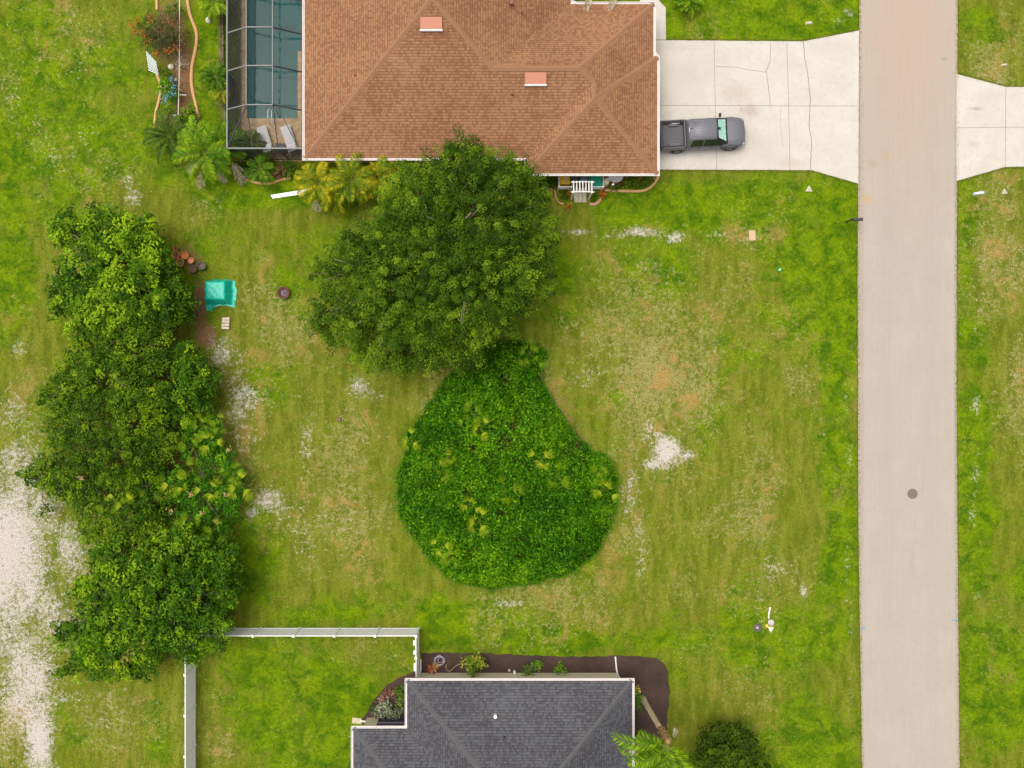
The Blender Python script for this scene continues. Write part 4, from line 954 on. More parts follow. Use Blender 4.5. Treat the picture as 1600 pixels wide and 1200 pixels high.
# tarp covered grill
def tarp():
    x0, y0 = at(345, 459); L, W = 1.5, 1.35; q = MB(); nx_, ny_ = 34, 32
    r2 = np.random.default_rng(5); ph = r2.uniform(0, 6.28, 12)
    for j in range(ny_+1):
        for i in range(nx_+1):
            u = (i/nx_-.5)*2; v = (j/ny_-.5)*2
            x = u*1.02; y = v*.93
            if v < -.6: y += .0
            top = max(abs((x+.10)/.60), abs((y-.12)/.56))
            if top <= 1: z = .72-.03*top**6
            else:
                d = min(1, (top-1)/.42); z = .70*(1-d)**1.1+.03
            # folds
            a = math.atan2(y-.12, x+.1); z += .02*math.sin(9*a+ph[0])*(1 if top > 1 else .3)+.012*math.sin(x*13+ph[1])*math.sin(y*11+ph[2])
            r_ = (1+.02*math.sin(7*a+ph[3])+.025*math.sin(13*a+ph[4])-.10*max(0, min(1, (abs(u*v)-.45)/.5))) if top > 1.1 else 1
            if top > 1.1 and v < -.75 and u > -.55: y += .16*math.sin((u+.55)*2.2)   # scalloped lower edge
            if top > 1.1 and v < -.7 and u <= -.5: y -= .28*(abs(v)-.7)/.3
            q.v.append((x0+x*r_, y0+y*r_, z))
    for j in range(ny_):
        for i in range(nx_):
            a = j*(nx_+1)+i; q.f.append((a,a+1,a+nx_+2,a+nx_+1)); q.m.append(0)
    m = nm('turquoise tarpaulin', (.0, .40, .30), .12, 5, .38, spec=.5)
    tag(q.build('tarp_cover', m, None, smooth=True), 'bright turquoise tarp draped over a boxy object by the thicket', 'tarp')
tarp()
for i, (py, lab) in enumerate(((497.5,'topmost'),(502,'second'),(507,'third'),(511.8,'lowest'))):
    x, y = at(353.5-.3*i, py+.5, .1); q = MB(); q.box((x, y, .1), (.48, .165, .18), .04*(-1)**i)
    tag(q.build('concrete_block', M_paverpk, None, bevel=.012), lab+' pinkish block of the four lying below the turquoise tarp', 'block', 'blocks below the tarp')
x, y = at(443, 457.5, .3); o = thing('fire_pit', 'rusty round metal fire pit on the lawn', 'fire pit', (x, y, 0))
q = MB(); q.lathe((0,0,.1), [(0,.02),(.2,.06),(.3,.16),(.36,.25),(.40,.26),(.40,.24),(.36,.22),(.29,.1),(.18,0),(0,-.02)]); q.build('bowl', M_iron, o, local=True, smooth=True)
q = MB(); q.disc((0,0,.17), .27); 
for i in range(9): a = i*2.4; q.box((.1*math.cos(a),.1*math.sin(a),.2),(.18,.05,.05),a*1.7)
q.build('ash', nm('grey ash', (.16,.11,.13), .4, 25, .95), o, local=True)
for k in range(3): a = k*2.1; q = MB(); q.tube([(.28*math.cos(a),.28*math.sin(a),.22),(.33*math.cos(a),.33*math.sin(a),0)],.018,6); q.build('leg', M_iron, o, local=True)
# boards on the lawn
for (a, b_, lab) in (((424,306.5),(483,297),'upper long white board lying on grass by the areca palms'),((426,309.5),(478,301.5),'lower long white board lying on grass by the areca palms')):
    p1 = Vector(P(*a)); p2 = Vector(P(*b_)); q = MB(); q.bar(p1+Vector((0,0,.06)), p2+Vector((0,0,.06)), .12, .06); tag(q.build('white_board', M_white), lab, 'board', 'white boards by the palms')
x, y = at(1175, 368); q = MB(); q.box((x,y,.03),(.42,.66,.05),.03); q.box((x,y+.08,.058),(.03,.16,.012)); q.box((x+.01,y-.14,.058),(.03,.16,.012))
tag(q.build('valve_box', M_wood), 'small pale wooden lid lying on the lawn', 'utility lid')
# white drain markers
def marker(label, px, py, s=.3, flat=False):
    x, y = at(px, py); q = MB()
    if flat: q.box((x,y,.05),(s*1.4,s*.6,.08),.1,taper=.6)
    else:
        q.prism([(x-s*.75,y-s*.5),(x+s*.75,y-s*.5),(x+s*.1,y+s*.75),(x-s*.1,y+s*.75)], 0, .08); q.box((x,y-s*.05,.12),(s*.35,s*.5,.08),taper=.4)
    return tag(q.build('drain_marker', nm('white cement', (.48,.45,.36), .05, 9, .8), None, bevel=.01), label, 'drain marker', 'small white verge markers')
marker('triangular white marker on the grass just below the left driveway', 1263.5, 296)
marker('flat white marker on the grass above the left driveway', 1264, 36, .32, True)
marker('white marker on the brownish verge above the right driveway', 1569, 101.5, .26, True)
marker('small white triangular marker below the right driveway, right of the pale mailbox', 1568.5, 300, .26)
marker('tiny white marker on the curb of the corner flower bed', 982, 297, .14)
# scrap on lawn
x, y = at(1218, 421); q = MB(); q.prism([(x-.1,y-.08),(x+.02,y-.12),(x+.1,y),(x+.04,y+.11),(x-.05,y+.03)],.02,.06)
tag(q.build('plastic_scrap', nm('mint plastic', (.15,.62,.36), .1, 9, .5)), 'tiny mint green scrap lying on the lawn', 'litter')
q = MB(); x, y = at(530, 656); q.lathe((x,y,0), [(.16,0),(.17,.06),(.1,.1),(0,.11)], 9); tag(q.build('brown_stone', nm('brown stone', (.14,.09,.06), .3, 12, .9), None, smooth=True), 'small dark brown stone on the lawn left of the vine thicket', 'stone')
x, y = at(1425.5, 771.5); q = MB(); q.lathe((x,y,.02), [(.33,.004),(.33,.012),(.285,.012),(.285,.006),(.27,.006),(.27,.014),(0,.014)], 32)
for i in range(-3, 4): q.box((x+i*.07, y, .037), (.02, .4-.05*abs(i), .006))
tag(q.build('manhole_cover', M_manhole), 'round grey brown manhole cover in the road', 'manhole cover')
# mailboxes
def mailbox(label, pb, ptop, h, mt, rz, pm, Lx=.55):
    bx, by = at(*pb); tx, ty = at(*ptop, h); o = thing('mailbox', label, 'mailbox', (bx, by, 0))
    q = MB(); q.tube([(0,0,0),(0,0,h-.2)], .055, 8); q.bar((0,0,h-.2),(tx-bx,ty-by,h-.14),.08,.08); q.bar((0,0,h-.55),((tx-bx)*.7,(ty-by)*.7,h-.2),.05,.06); q.build('post', pm, o, local=True)
    q = MB(); n = 9; W = .17
    prof = [(-W/2*1.05,0),(-W/2*1.05,.13)]+[(-W/2*1.05*math.cos(math.pi*k/n), .13+.09*math.sin(math.pi*k/n)) for k in range(1, n)]+[(W/2*1.05,.13),(W/2*1.05,0)]
    ca, sa = math.cos(rz), math.sin(rz); L = Lx
    for xx in (-L/2, L/2):
        for (yy, zz) in prof: q.v.append((tx-bx+xx*ca-yy*sa, ty-by+xx*sa+yy*ca, h-.1+zz))
    k = len(prof)
    for j in range(k): q.f.append((j,(j+1)%k,k+(j+1)%k,k+j)); q.m.append(0)
    q.f.append(tuple(range(k))[::-1]); q.f.append(tuple(range(k,2*k))); q.m += [0, 0]
    q.build('letter_box', mt, o, local=True)
    q = MB(); q.box((tx-bx+(L/2+.012)*ca, ty-by+(L/2+.012)*sa, h+.0), (.025,W*1.15,.2), rz); q.build('box_door', mt, o, local=True)
mailbox('black mailbox on a black post leaning over the left road edge', (1322,347), (1340,343), 1.15, nm('black enamel', (.05,.05,.065), .1, 8, .35), .05, M_black, .58)
mailbox('pale grey mailbox on the right verge below the driveway', (1519,304.5), (1528.5,302), 1.15, nm('pale blue grey enamel', (.52,.6,.68), .08, 8, .4), .12, nm('galvanised post', (.3,.36,.38), .2, 12, .6), .56)
# utility riser on the lawn
o = thing('water_riser', 'white upright water pipe with round valve wheel on the lawn', 'water pipe', (*at(1203,975), 0))
def lp(px, py, h=0): x, y = at(px, py, h); r_ = ROOT[o]; return (x-r_.x, y-r_.y, h)
q = MB(); q.tube([lp(1201,967,.06), lp(1201.5,958,.1), lp(1203,951,.12)], .045, 8); q.tube([lp(1203,953,.1), lp(1203,950,.2)], .07, 8); q.build('pipe', M_white, o, local=True)
q = MB(); c = lp(1204.5,972.5,.35)
q.lathe(c, [(.17,0),(.2,.02),(.2,.05),(.16,.06),(.13,-.05),(.06,-.05),(.05,.04),(0,.04)], 20); q.tube([(c[0],c[1],0),c], .05, 8); q.build('valve_wheel', nm('grey white metal', (.42,.41,.42), .3, 15, .6), o, local=True)
q = MB(); q.box(lp(1198,977.5,.12),(.18,.2,.2),.3); q.build('valve_tag', nm('yellow tag', (.7,.5,.08), .1, 9), o, local=True, bevel=.02)
q = MB(); c = lp(1204,982.5,.08); q.prism([(c[0]-.2,c[1]+.18),(c[0]+.2,c[1]+.12),(c[0]+.12,c[1]-.05),(c[0]-.04,c[1]-.22)], .0, .16); q.build('base_block', nm('pale green cement', (.52,.58,.42), .1, 9, .8), o, local=True)
q = MB(); x, y = at(1183,980.5); q.lathe((x,y,0), [(.24,0),(.24,.05),(.13,.06),(.12,.04),(.07,.04)], 20); q.disc((x,y,.045),.08,12,1)
tag(q.build('well_lid', [nm('dark grey lid', (.09,.08,.08), .2, 12, .8), nm('grey lid core', (.38,.36,.34))], None), 'small dark ring lid in the grass left of the water pipe', 'utility lid')

# ------------------------------------------------------------------ vegetation
LF_oak = leafmat('oak leaves', (.016,.046,.001), (.066,.150,.003), (.22,.34,.012))
LF_brd = leafmat('broad bright leaves', (.011,.046,.001), (.060,.165,.002), (.29,.47,.010))
LF_mid = leafmat('dense green leaves', (.011,.042,.001), (.056,.140,.002), (.22,.35,.006))
LF_vine = leafmat('vine leaves', (.014,.080,.002), (.062,.228,.003), (.28,.55,.010))
LF_palm = leafmat('palm leaflets', (.022,.070,.002), (.085,.225,.003), (.33,.48,.012))
LF_areca = leafmat('areca leaflets', (.03,.085,.002), (.115,.22,.004), (.50,.43,.012))
LF_pmt = leafmat('palmetto blades', (.06,.15,.002), (.17,.30,.004), (.42,.50,.018))
LF_dead = leafmat('dead fronds', (.2,.15,.1), (.46,.38,.27), (.7,.64,.5))
LF_dark = leafmat('dark clipped leaves', (.012,.032,.001), (.038,.085,.003), (.13,.20,.008))
LF_silver = leafmat('silver leaves', (.10,.15,.06), (.30,.37,.22), (.55,.6,.45))
LF_red = leafmat('red brown leaves', (.10,.03,.015), (.32,.12,.07), (.5,.3,.2))
LF_lime = leafmat('lime leaves', (.03,.12,.003), (.11,.29,.005), (.33,.50,.02))
LF_fire = leafmat('orange red flowers', (.12,.07,.015), (.42,.09,.02), (.68,.2,.04))
LF_blue = leafmat('blue flowers', (.03,.14,.12), (.08,.25,.42), (.4,.6,.75))

def crown(lm, blobs, dens=60, leaf=.2, clump=.55, tmean=.5, tvar=.2, shell=.8, aspect=.45, per=None, flat=.65):
    """blobs in world (x,y,z,r). Clumps sit on the upper shell; leaves fill each clump."""
    for (bx, by, bz, r) in blobs:
        k = max(2, int(4.6*r*r/(clump*clump)))
        d = rng.normal(size=(k, 3)); d[:, 2] = np.abs(d[:, 2])*.9-.18; d /= np.linalg.norm(d, axis=1, keepdims=True)
        rad = r*rng.uniform(shell*.82, 1.08, size=(k, 1))
        cc = np.array([bx, by, bz])+d*rad*np.array([1, 1, flat])
        n = int(dens*.9*clump*clump/.3)
        cr = clump*rng.uniform(.55, 1.15, size=k)
        bt = .5*tvar*rng.normal(); ct = np.clip(tmean+bt+tvar*rng.normal(size=k), 0, 1)
        st_ = rng.uniform(.9, 1.9, size=k)
        idx = np.repeat(np.arange(k), n)
        e = rng.normal(size=(len(idx), 3)); e /= np.linalg.norm(e, axis=1, keepdims=True)
        e[:, 2] = np.where(e[:, 2] < -.3, -e[:, 2], e[:, 2])
        rr = rng.uniform(.35, 1, size=(len(idx), 1))**.6
        off = e*rr*cr[idx][:, None]*np.array([1, 1, .6]); dd_ = d[idx]*np.array([1, 1, .3])
        off = off*.85+dd_*((off*dd_).sum(1)*(st_[idx]-.6))[:, None]
        p = cc[idx]+off
        p[:, 2] = np.maximum(p[:, 2], .05)
        nrm = e*.5+np.array([0, 0, .8])+rng.normal(size=e.shape)*.38
        L = leaf*rng.uniform(.6, 1.25, size=len(idx))
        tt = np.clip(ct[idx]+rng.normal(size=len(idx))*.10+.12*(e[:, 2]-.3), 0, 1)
        lm.leaves(p, nrm, L, L*aspect, tt)
        m = int(190*r*r*(.2/leaf)); a_ = rng.uniform(0, 6.28, m); q_ = r*.92*np.sqrt(rng.uniform(0, 1, m))
        pp = np.stack([bx+q_*np.cos(a_), by+q_*np.sin(a_), np.maximum(.1, bz*rng.uniform(.35, .95, m))], 1)
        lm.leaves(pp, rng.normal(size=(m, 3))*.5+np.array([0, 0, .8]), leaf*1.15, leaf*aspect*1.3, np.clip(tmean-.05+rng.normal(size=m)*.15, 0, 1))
def PB(L, z0=2.6, zr=.5):
    """pixel blobs (px,py,rpx[,z]) -> world; z = blob centre height"""
    out = []
    for b in L:
        z = b[3] if len(b) > 3 else z0; r = b[2]/24
        x, y, _ = P(b[0], b[1], z+r*.35); out.append((x, y, z, max(r*.72, r-.38) if r > .8 else r*.85))
    return out
def limbs(base, blobs, r0, top):
    q = MB(); bx, by = base
    q.tube([(bx,by,-.1),(bx+.05,by,.25*top),(bx-.05,by+.08,.5*top)], [r0*1.35, r0, r0*.85], 10)
    for (x, y, z, r) in blobs:
        mx_, my_ = bx+(x-bx)*.45+random.uniform(-.3,.3), by+(y-by)*.45+random.uniform(-.3,.3)
        q.tube([(bx,by,.42*top),(mx_,my_,.42*top+(z-.42*top)*.6),(x,y,z+r*.25)], [r0*.55, r0*.32, r0*.1], 6)
        for _ in range(3):
            a = random.uniform(0, 6.28); q.tube([(mx_+(x-mx_)*.5,my_+(y-my_)*.5,z*.85),(x+math.cos(a)*r*.8,y+math.sin(a)*r*.8,z+r*.35)], [r0*.16, r0*.04], 5)
    return q
def tree(name, label, cat, base, blobs, lf, leaf=.2, clump=.55, dens=60, r0=.2, tmean=.5, tvar=.2, group=None, aspect=.45, extra=None, trunk=True, flat=.65, shell=.8):
    top = max(b[2]+b[3]*.5 for b in blobs); o = thing(name, label, cat, (base[0], base[1], 0), group); main_ = blobs
    sat = []
    for (x, y, z, r) in main_:
        if r > .7:
            for _ in range(5):
                a = random.uniform(0, 6.28); sr = r*random.uniform(.12, .26); q_ = r*random.uniform(.88, 1.08); sat.append((x+q_*math.cos(a), y+q_*math.sin(a), max(.5, z+r*random.uniform(-.25, .3)), sr))
    blobs = list(main_)+sat
    lm = LM(); crown(lm, blobs, dens, leaf, clump, tmean, tvar, shell, aspect, flat=flat)
    cr = lm.build('crown', lf, o)
    if trunk: limbs(base, main_, r0, top).build('trunk', M_bark, o, smooth=True)
    if extra: extra(o, cr)
    return o

oakb = PB([(560,430,62,4.6),(527,495,46,3.8),(590,515,62,4.2),(645,455,80,5.6),(600,392,62,5.0),(672,385,82,5.8),(735,330,82,6.0),(706,265,48,5.0),(722,228,24,4.6),(775,262,34,4.6),(800,300,52,5.0),
    (826,355,46,4.8),(812,425,52,4.8),(745,440,82,6.0),(702,515,60,4.8),(640,555,34,3.6),(600,560,22,3.2),(770,500,42,4.4),(650,315,60,5.0),(495,492,22,3.4),(500,425,22,3.6),(540,395,26,3.8),(848,395,26,4.2),(700,170,0.1,3) if False else (742,245,20,4.4)])
tree('oak_tree', 'huge spreading oak with fine dark green leaves overhanging the brown roof edge', 'tree', at(690,430), oakb, LF_oak, leaf=.14, clump=.42, dens=135, r0=.42, tmean=.42, tvar=.26)

HG = 'trees and shrubs of the left thicket'
tree('broadleaf_tree', 'bright broad-leaved tree at the top end of the left thicket', 'tree', at(170,400),
     PB([(110,365,36),(160,352,36),(205,365,36),(90,345,22,2.2),(130,410,48,3.2),(190,405,50,3.4),(228,398,30,2.6),(110,450,34),(160,470,44,3.2),(215,455,42,3.2),(85,480,18,1.8),(120,505,30,2.6)]), LF_brd, .26, .48, 46, .16, .55, .24, HG)
tree('broadleaf_tree', 'rounded dark green tree beside the brown leaf litter, right of the bright tree', 'tree', at(268,455),
     PB([(246,432,28,2.6),(268,462,32,2.7),(245,480,36,3.0),(280,488,22,2.2),(235,500,34,2.8)]), LF_mid, .24, .46, 50, .15, .42, .2, HG)
tree('broadleaf_tree', 'leafy green tree in the upper middle of the thicket', 'tree', at(170,560),
     PB([(175,535,42,2.9),(130,550,34,2.5),(215,555,44,3.0),(160,590,50,3.2),(105,590,34,2.4),(80,620,26,2.0),(210,610,48,3.0)]), LF_mid, .22, .46, 52, .16, .5, .22, HG)
tree('broadleaf_tree', 'bright rounded tree on the right bulge of the thicket above the sandy patch', 'tree', at(300,590),
     PB([(285,560,28,2.5),(305,590,34,2.7),(270,605,34,2.6),(318,625,22,2.0),(290,640,30,2.2)]), LF_brd, .22, .42, 52, .13, .40, .22, HG)
tree('broadleaf_tree', 'low fine-leaved dark shrub mass in the centre of the left thicket', 'shrub', at(160,670),
     PB([(150,650,48,2.4),(90,660,32,2.0),(205,665,44,2.5),(130,700,42,2.4),(180,715,48,2.6),(240,690,38,2.3),(250,645,30,2.2),(75,690,20,1.6)]), LF_mid, .17, .42, 70, .12, .42, .18, HG)
tree('broadleaf_tree', 'shrub reaching out left over the pale sand track', 'shrub', at(80,750),
     PB([(60,742,28,1.6),(95,760,30,1.8),(40,742,12,1.2),(68,795,9,1.0),(120,775,32,2.0),(130,735,26,2.0),(80,725,16,1.5)]), LF_mid, .2, .4, 60, .12, .46, .2, HG)
tree('broadleaf_tree', 'green shrub between the palmettos and the sandy track', 'shrub', at(175,800),
     PB([(170,775,40,2.2),(145,810,32,2.0),(200,815,44,2.5),(235,790,36,2.2),(155,845,32,2.2),(215,745,34,2.3)]), LF_mid, .19, .42, 62, .12, .48, .2, HG)
tree('broadleaf_tree', 'low dark bush under the yellow palmettos on the thicket right edge', 'shrub', at(320,760),
     PB([(300,700,36,1.6),(335,720,30,1.5),(350,765,28,1.4),(310,770,36,1.5),(340,810,34,1.6),(290,820,36,1.8),(365,745,18,1.0),(262,760,36,1.8),(320,670,24,1.6)]), LF_vine, .17, .4, 62, .1, .36, .2, HG)
tree('broadleaf_tree', 'big dense tree with glossy leaves at the lower left of the thicket', 'tree', at(180,930),
     PB([(175,880,42,2.8),(150,925,42,2.8),(200,920,50,3.4),(165,975,46,3.0),(120,985,30,2.3),(215,975,44,3.2),(95,1000,16,1.6),(140,1025,34,2.3),(105,1045,18,1.6),(180,1030,38,2.4),(100,980,14,1.7),(160,1060,18,1.6)]), LF_brd, .25, .46, 50, .18, .44, .22, HG)
tree('broadleaf_tree', 'big dense olive green tree next to the white fence corner', 'tree', at(290,930),
     PB([(245,865,36,2.8),(290,870,44,3.0),(340,880,34,2.6),(255,925,50,3.4),(310,930,48,3.2),(350,925,26,2.2),(270,980,44,3.0),(320,985,38,2.6),(235,1010,36,2.6),(290,1015,26,2.2),(220,1040,24,1.9)]), LF_brd, .23, .46, 54, .18, .40, .2, HG)
tree('broadleaf_tree', 'yellow tinged sprig shrub at the bottom of the thicket', 'shrub', at(190,1035),
     PB([(185,1040,12,2.6),(200,1030,10,2.7),(192,1050,9,2.4),(205,1010,10,3.4),(225,1005,9,3.5)]), leafmat('yellow green leaves', (.12,.18,.01), (.3,.34,.02), (.5,.45,.03)), .18, .3, 24, .05, .5, .2, HG)

# clipped round shrub, bottom right
tree('round_shrub', 'dark green round tree at the bottom right of the lawn', 'tree', at(1143,1175),
     PB([(1143,1184,42,2.4),(1110,1174,27,1.9),(1170,1174,27,2.1),(1160,1153,19,1.9),(1122,1155,21,1.7),(1104,1200,26,2.0),(1182,1194,25,2.0),(1190,1215,24,1.9),(1145,1218,48,2.4),(1138,1148,15,1.6)]), LF_dark, .17, .36, 90, .16, .5, .2)

# vine thicket (irregular mound of vines)
VP = [(770,540),(800,530),(835,535),(852,552),(850,580),(858,620),(880,655),(910,685),(935,708),(955,728),(966,750),(966,790),(955,835),(935,870),(900,895),(860,910),(820,920),(780,924),(730,918),(700,905),(670,880),(645,845),(622,810),(614,770),(622,730),(630,690),(645,660),(672,625),(690,598),(722,575),(745,560)]
def vine():
    poly = [(x_+.38*vnoise(x_, y_, .9, 51), y_+.38*vnoise(x_, y_, .9, 52)) for x_, y_ in G(dens(VP+[VP[0]], 0, 5)[:-1], 1.1)]; poly = [(float(a), float(b)) for a, b in poly]; pa = np.array(poly)
    x0, y0 = pa.min(0)-.2; x1, y1 = pa.max(0)+.2; n = 190000
    x = rng.uniform(x0, x1, n); y = rng.uniform(y0, y1, n)
    def dist(x, y):
        d = np.full(x.shape, 1e9)
        for i in range(len(poly)):
            ax, ay = poly[i]; bx, by = poly[(i+1) % len(poly)]; ex, ey = bx-ax, by-ay
            t = np.clip(((x-ax)*ex+(y-ay)*ey)/(ex*ex+ey*ey), 0, 1); d = np.minimum(d, np.hypot(x-ax-t*ex, y-ay-t*ey))
        return d
    def nz(x, y): return 1.35*vnoise(x, y, 2.0, 21, 5, .74)
    gaps = [(790,690,16),(787,592,14),(800,665,12),(690,560,1),(728,768,9),(782,802,8),(660,640,8),(905,700,10),(812,870,8),(740,700,8)]
    ins = inpoly(x, y, poly); x, y = x[ins], y[ins]; d = dist(x, y)
    z = 1.75*(1-np.exp(-d/.9))+nz(x, y)*.75*np.minimum(1, d/1.5)+.15
    eps = .05
    def H(x, y): dd = dist(x, y); return 1.75*(1-np.exp(-dd/.9))+nz(x, y)*.75*np.minimum(1, dd/1.5)
    gx = (H(x+eps, y)-H(x-eps, y))/(2*eps); gy = (H(x, y+eps)-H(x, y-eps))/(2*eps)
    nn = np.stack([-gx, -gy, np.ones_like(gx)], 1); nn /= np.linalg.norm(nn, axis=1, keepdims=True)
    depth = rng.exponential(.10, len(x)); p = np.stack([x, y, np.maximum(.04, z-depth+rng.normal(size=len(x))*.05)], 1)
    nrm = nn*.9+rng.normal(size=nn.shape)*.45
    L = .19*rng.uniform(.45, 1.35, len(x))
    clum = vnoise(x, y, 1.1, 22, 4, .7)+.6*vnoise(x, y, 4.5, 23, 2)
    tt = np.clip(.46+clum*.42+rng.normal(size=len(x))*.24, 0, 1)
    gp_ = np.zeros(len(x))
    for (a, b, r_) in gaps: qx, qy, _ = P(a, b, 1.8); gp_ = np.maximum(gp_, np.exp(-((x-qx)**2+(y-qy)**2)/(r_/24)**2))
    gp_ = np.maximum(gp_, np.clip((-vnoise(x, y, 1.0, 41, 4, .65)-.30)*3.2, 0, .8))
    kp = rng.uniform(size=len(x)) > gp_*.93; p, nrm, L, tt = p[kp], nrm[kp], L[kp], tt[kp]
    lm = LM(); lm.leaves(p, nrm, L, L*.42, tt)
    # fringe of trailing shoots just outside the edge
    k = 5000; i = rng.integers(0, len(poly), k); t = rng.uniform(0, 1, k)[:, None]
    e = pa[i]*(1-t)+pa[(i+1) % len(poly)]*t+rng.normal(size=(k, 2))*rng.choice([.06, .12, .26], size=(k, 1), p=[.5, .35, .15])
    lm.leaves(np.column_stack([e, rng.uniform(.03, .5, k)]), rng.normal(size=(k, 3))*.4+np.array([0, 0, .9]), .13, .06, rng.uniform(.2, .7, k))
    o = lm.build('vine_thicket', LF_vine, None)
    tag(o, kind='stuff', label='pear shaped mound of bright green vines in the middle of the lawn', cat='vines')
    # stems under the leaves
    s = MB(); px_ = rng.uniform(x0, x1, 3500); py_ = rng.uniform(y0, y1, 3500); ok = inpoly(px_, py_, poly); px_, py_ = px_[ok], py_[ok]; dd = dist(px_, py_); hh = H(px_, py_)
    for a, b, h_, q in zip(px_, py_, hh, dd):
        if q > .3 and len(s.f) < 9000:
            an = random.uniform(0, 6.28); r_ = .6; s.tube([(a, b, 0), (a+math.cos(an)*.3, b+math.sin(an)*.3, max(.1, h_*.6)), (a+math.cos(an)*r_, b+math.sin(an)*r_, max(.1, h_-.25))], .02, 3, cap=False)
    s.build('stems', nm('brown vine stems', (.10,.06,.035), .3, 12, .9), o)
    return H
VH = vine()

# ---- palms
def frond(lm, rm, org, az, L, rise, droop, nl=34, ll=.42, lw=.035, t0=.5, tv=.1, vee=.35, start=.16, rr=.018):
    org = Vector(org); hd = Vector((math.cos(az), math.sin(az), 0)); side = Vector((-math.sin(az), math.cos(az), 0))
    pts = []; p = org.copy(); a = rise; n = 14; ds = L/n
    for i in range(n+1):
        pts.append(p.copy()); d = hd*math.cos(a)+Vector((0, 0, 1))*math.sin(a); p = p+d*ds; a -= droop/n*(.5+i/n)
    if rm is not None: rm.tube(pts, [rr*(1-.8*i/n) for i in range(n+1)], 5)
    Q = []; T = []; nl = int(nl*1.35)
    for k in range(nl):
        t = start+(1-start)*k/(nl-1); f = t*n; i = min(n-1, int(f)); q = pts[i].lerp(pts[i+1], f-i); d = (pts[i+1]-pts[i]).normalized()
        up = side.cross(d).normalized()
        if up.z < 0: up = -up
        lw_ = lw*.95; w_ = ll*(math.sin(math.pi*min(1, (t-start)/(1-start)*.85+.12)))**.6
        for s_ in (-1, 1):
            dr = (side*s_*math.cos(.75)+d*math.sin(.75)*random.uniform(.7, 1.2)+up*vee*random.uniform(.2, 1.5)).normalized()
            wv = d.cross(dr).cross(dr).normalized()*lw_*.5
            if wv.length < 1e-4: wv = d*lw*.5
            m_ = q+dr*w_*.55; tip = q+dr*w_-Vector((0, 0, w_*.3))
            Q.append([q-wv*.5, m_-wv, tip, m_+wv]); T.append(min(1, max(0, t0+random.gauss(0, tv*1.7)+.16*t+(.12 if s_ > 0 else -.08))))
    lm.add([[tuple(v) for v in q] for q in Q], T)
def feather_palm(name, label, px, py, h, n, L, lf, rise=(.2, 1.1), droop=1.5, group=None, t0=.5, ll=.42, nl=30, lw=.04, trunk=.1, spread=None, ground_px=None, cat='palm'):
    x, y = at(px, py, h+.3); gx_, gy_ = (at(*ground_px) if ground_px else (x, y))
    o = thing(name, label, cat, (gx_, gy_, 0), group); lm = LM(); rm = MB()
    for i in range(n):
        az = (i*2.399963+random.uniform(-.25, .25)) if spread is None else random.uniform(*spread)
        r_ = rise[0]+(rise[1]-rise[0])*(i/n)**.8
        frond(lm, rm, (x, y, h), az, L*random.uniform(.82, 1.08), r_, droop*random.uniform(.8, 1.15), nl, ll, lw, t0+random.uniform(-.18, .18))
    lm.build('leaflets', lf, o); rm.build('frond_stems', nm('green palm stem', (.16,.2,.03), .2, 9, .6), o)
    if trunk:
        q = MB(); k = 9
        q.tube([(gx_+(x-gx_)*i/k, gy_+(y-gy_)*i/k, h*i/k) for i in range(k+1)], [trunk*(1.25 if i == 0 else 1+.06*(-1)**i) for i in range(k+1)], 10); q.build('trunk', M_palmbark, o, smooth=True)
    return o
# top left group
feather_palm('feather_palm', 'dark green soft palm left of the bright palm below the garden bed', 264, 212, .7, 22, 1.9, leafmat('deep palm leaflets', (.03,.07,.008), (.06,.13,.01), (.13,.22,.015)), (.25,1.2), 1.6, 'palms by the pool cage', .4, .4, 36)
feather_palm('feather_palm', 'bright green palm with long arching fronds above the dead fronds', 318, 238, 1.9, 15, 2.2, LF_palm, (-.1,1.1), 1.7, 'palms by the pool cage', .5, .6, 34, .05, .11)
feather_palm('feather_palm', 'bright palm touching the corner of the pool cage', 345, 226, 1.6, 12, 1.75, LF_palm, (0,1.1), 1.6, 'palms by the pool cage', .45, .5, 30, .05, .1)
feather_palm('feather_palm', 'light green upright palm at the end of the orange curb', 304, 206, 1.5, 8, 1.15, LF_lime, (.2,1.1), 1.5, 'palms by the pool cage', .5, .4, 24)
feather_palm('feather_palm', 'dark palm between red shrub and cage end wall', 405, 262, .8, 12, 1.2, LF_palm, (.2,1.1), 1.6, 'palms by the pool cage', .3, .38, 26)
feather_palm('feather_palm', 'yellow green small palm at the top beside the pool cage', 331, 2, 1.0, 13, 1.2, LF_palm, (.1,1.1), 1.5, 'palms by the pool cage', .62, .4, 26)
feather_palm('feather_palm', 'dark small palm on the bed strip left of the cage', 335, 118, .8, 13, 1.1, LF_palm, (.1,1.1), 1.5, 'palms by the pool cage', .12, .36, 26)
feather_palm('feather_palm', 'yellowish small palm on the strip touching the cage wall', 343, 140, .8, 8, .8, LF_areca, (.1,1.1), 1.5, 'palms by the pool cage', .5, .3, 22)
feather_palm('potted_palm', 'dark potted palm standing inside the pool cage corner', 391, 222, .7, 12, .95, LF_dark, (.2,1.1), 1.5, None, .6, .34, 24)
feather_palm('feather_palm', 'green clump palm at the top edge beside the walkway', 1078, -3, .5, 22, 1.1, LF_palm, (.2,1.2), 1.4, None, .45, .3, 28)
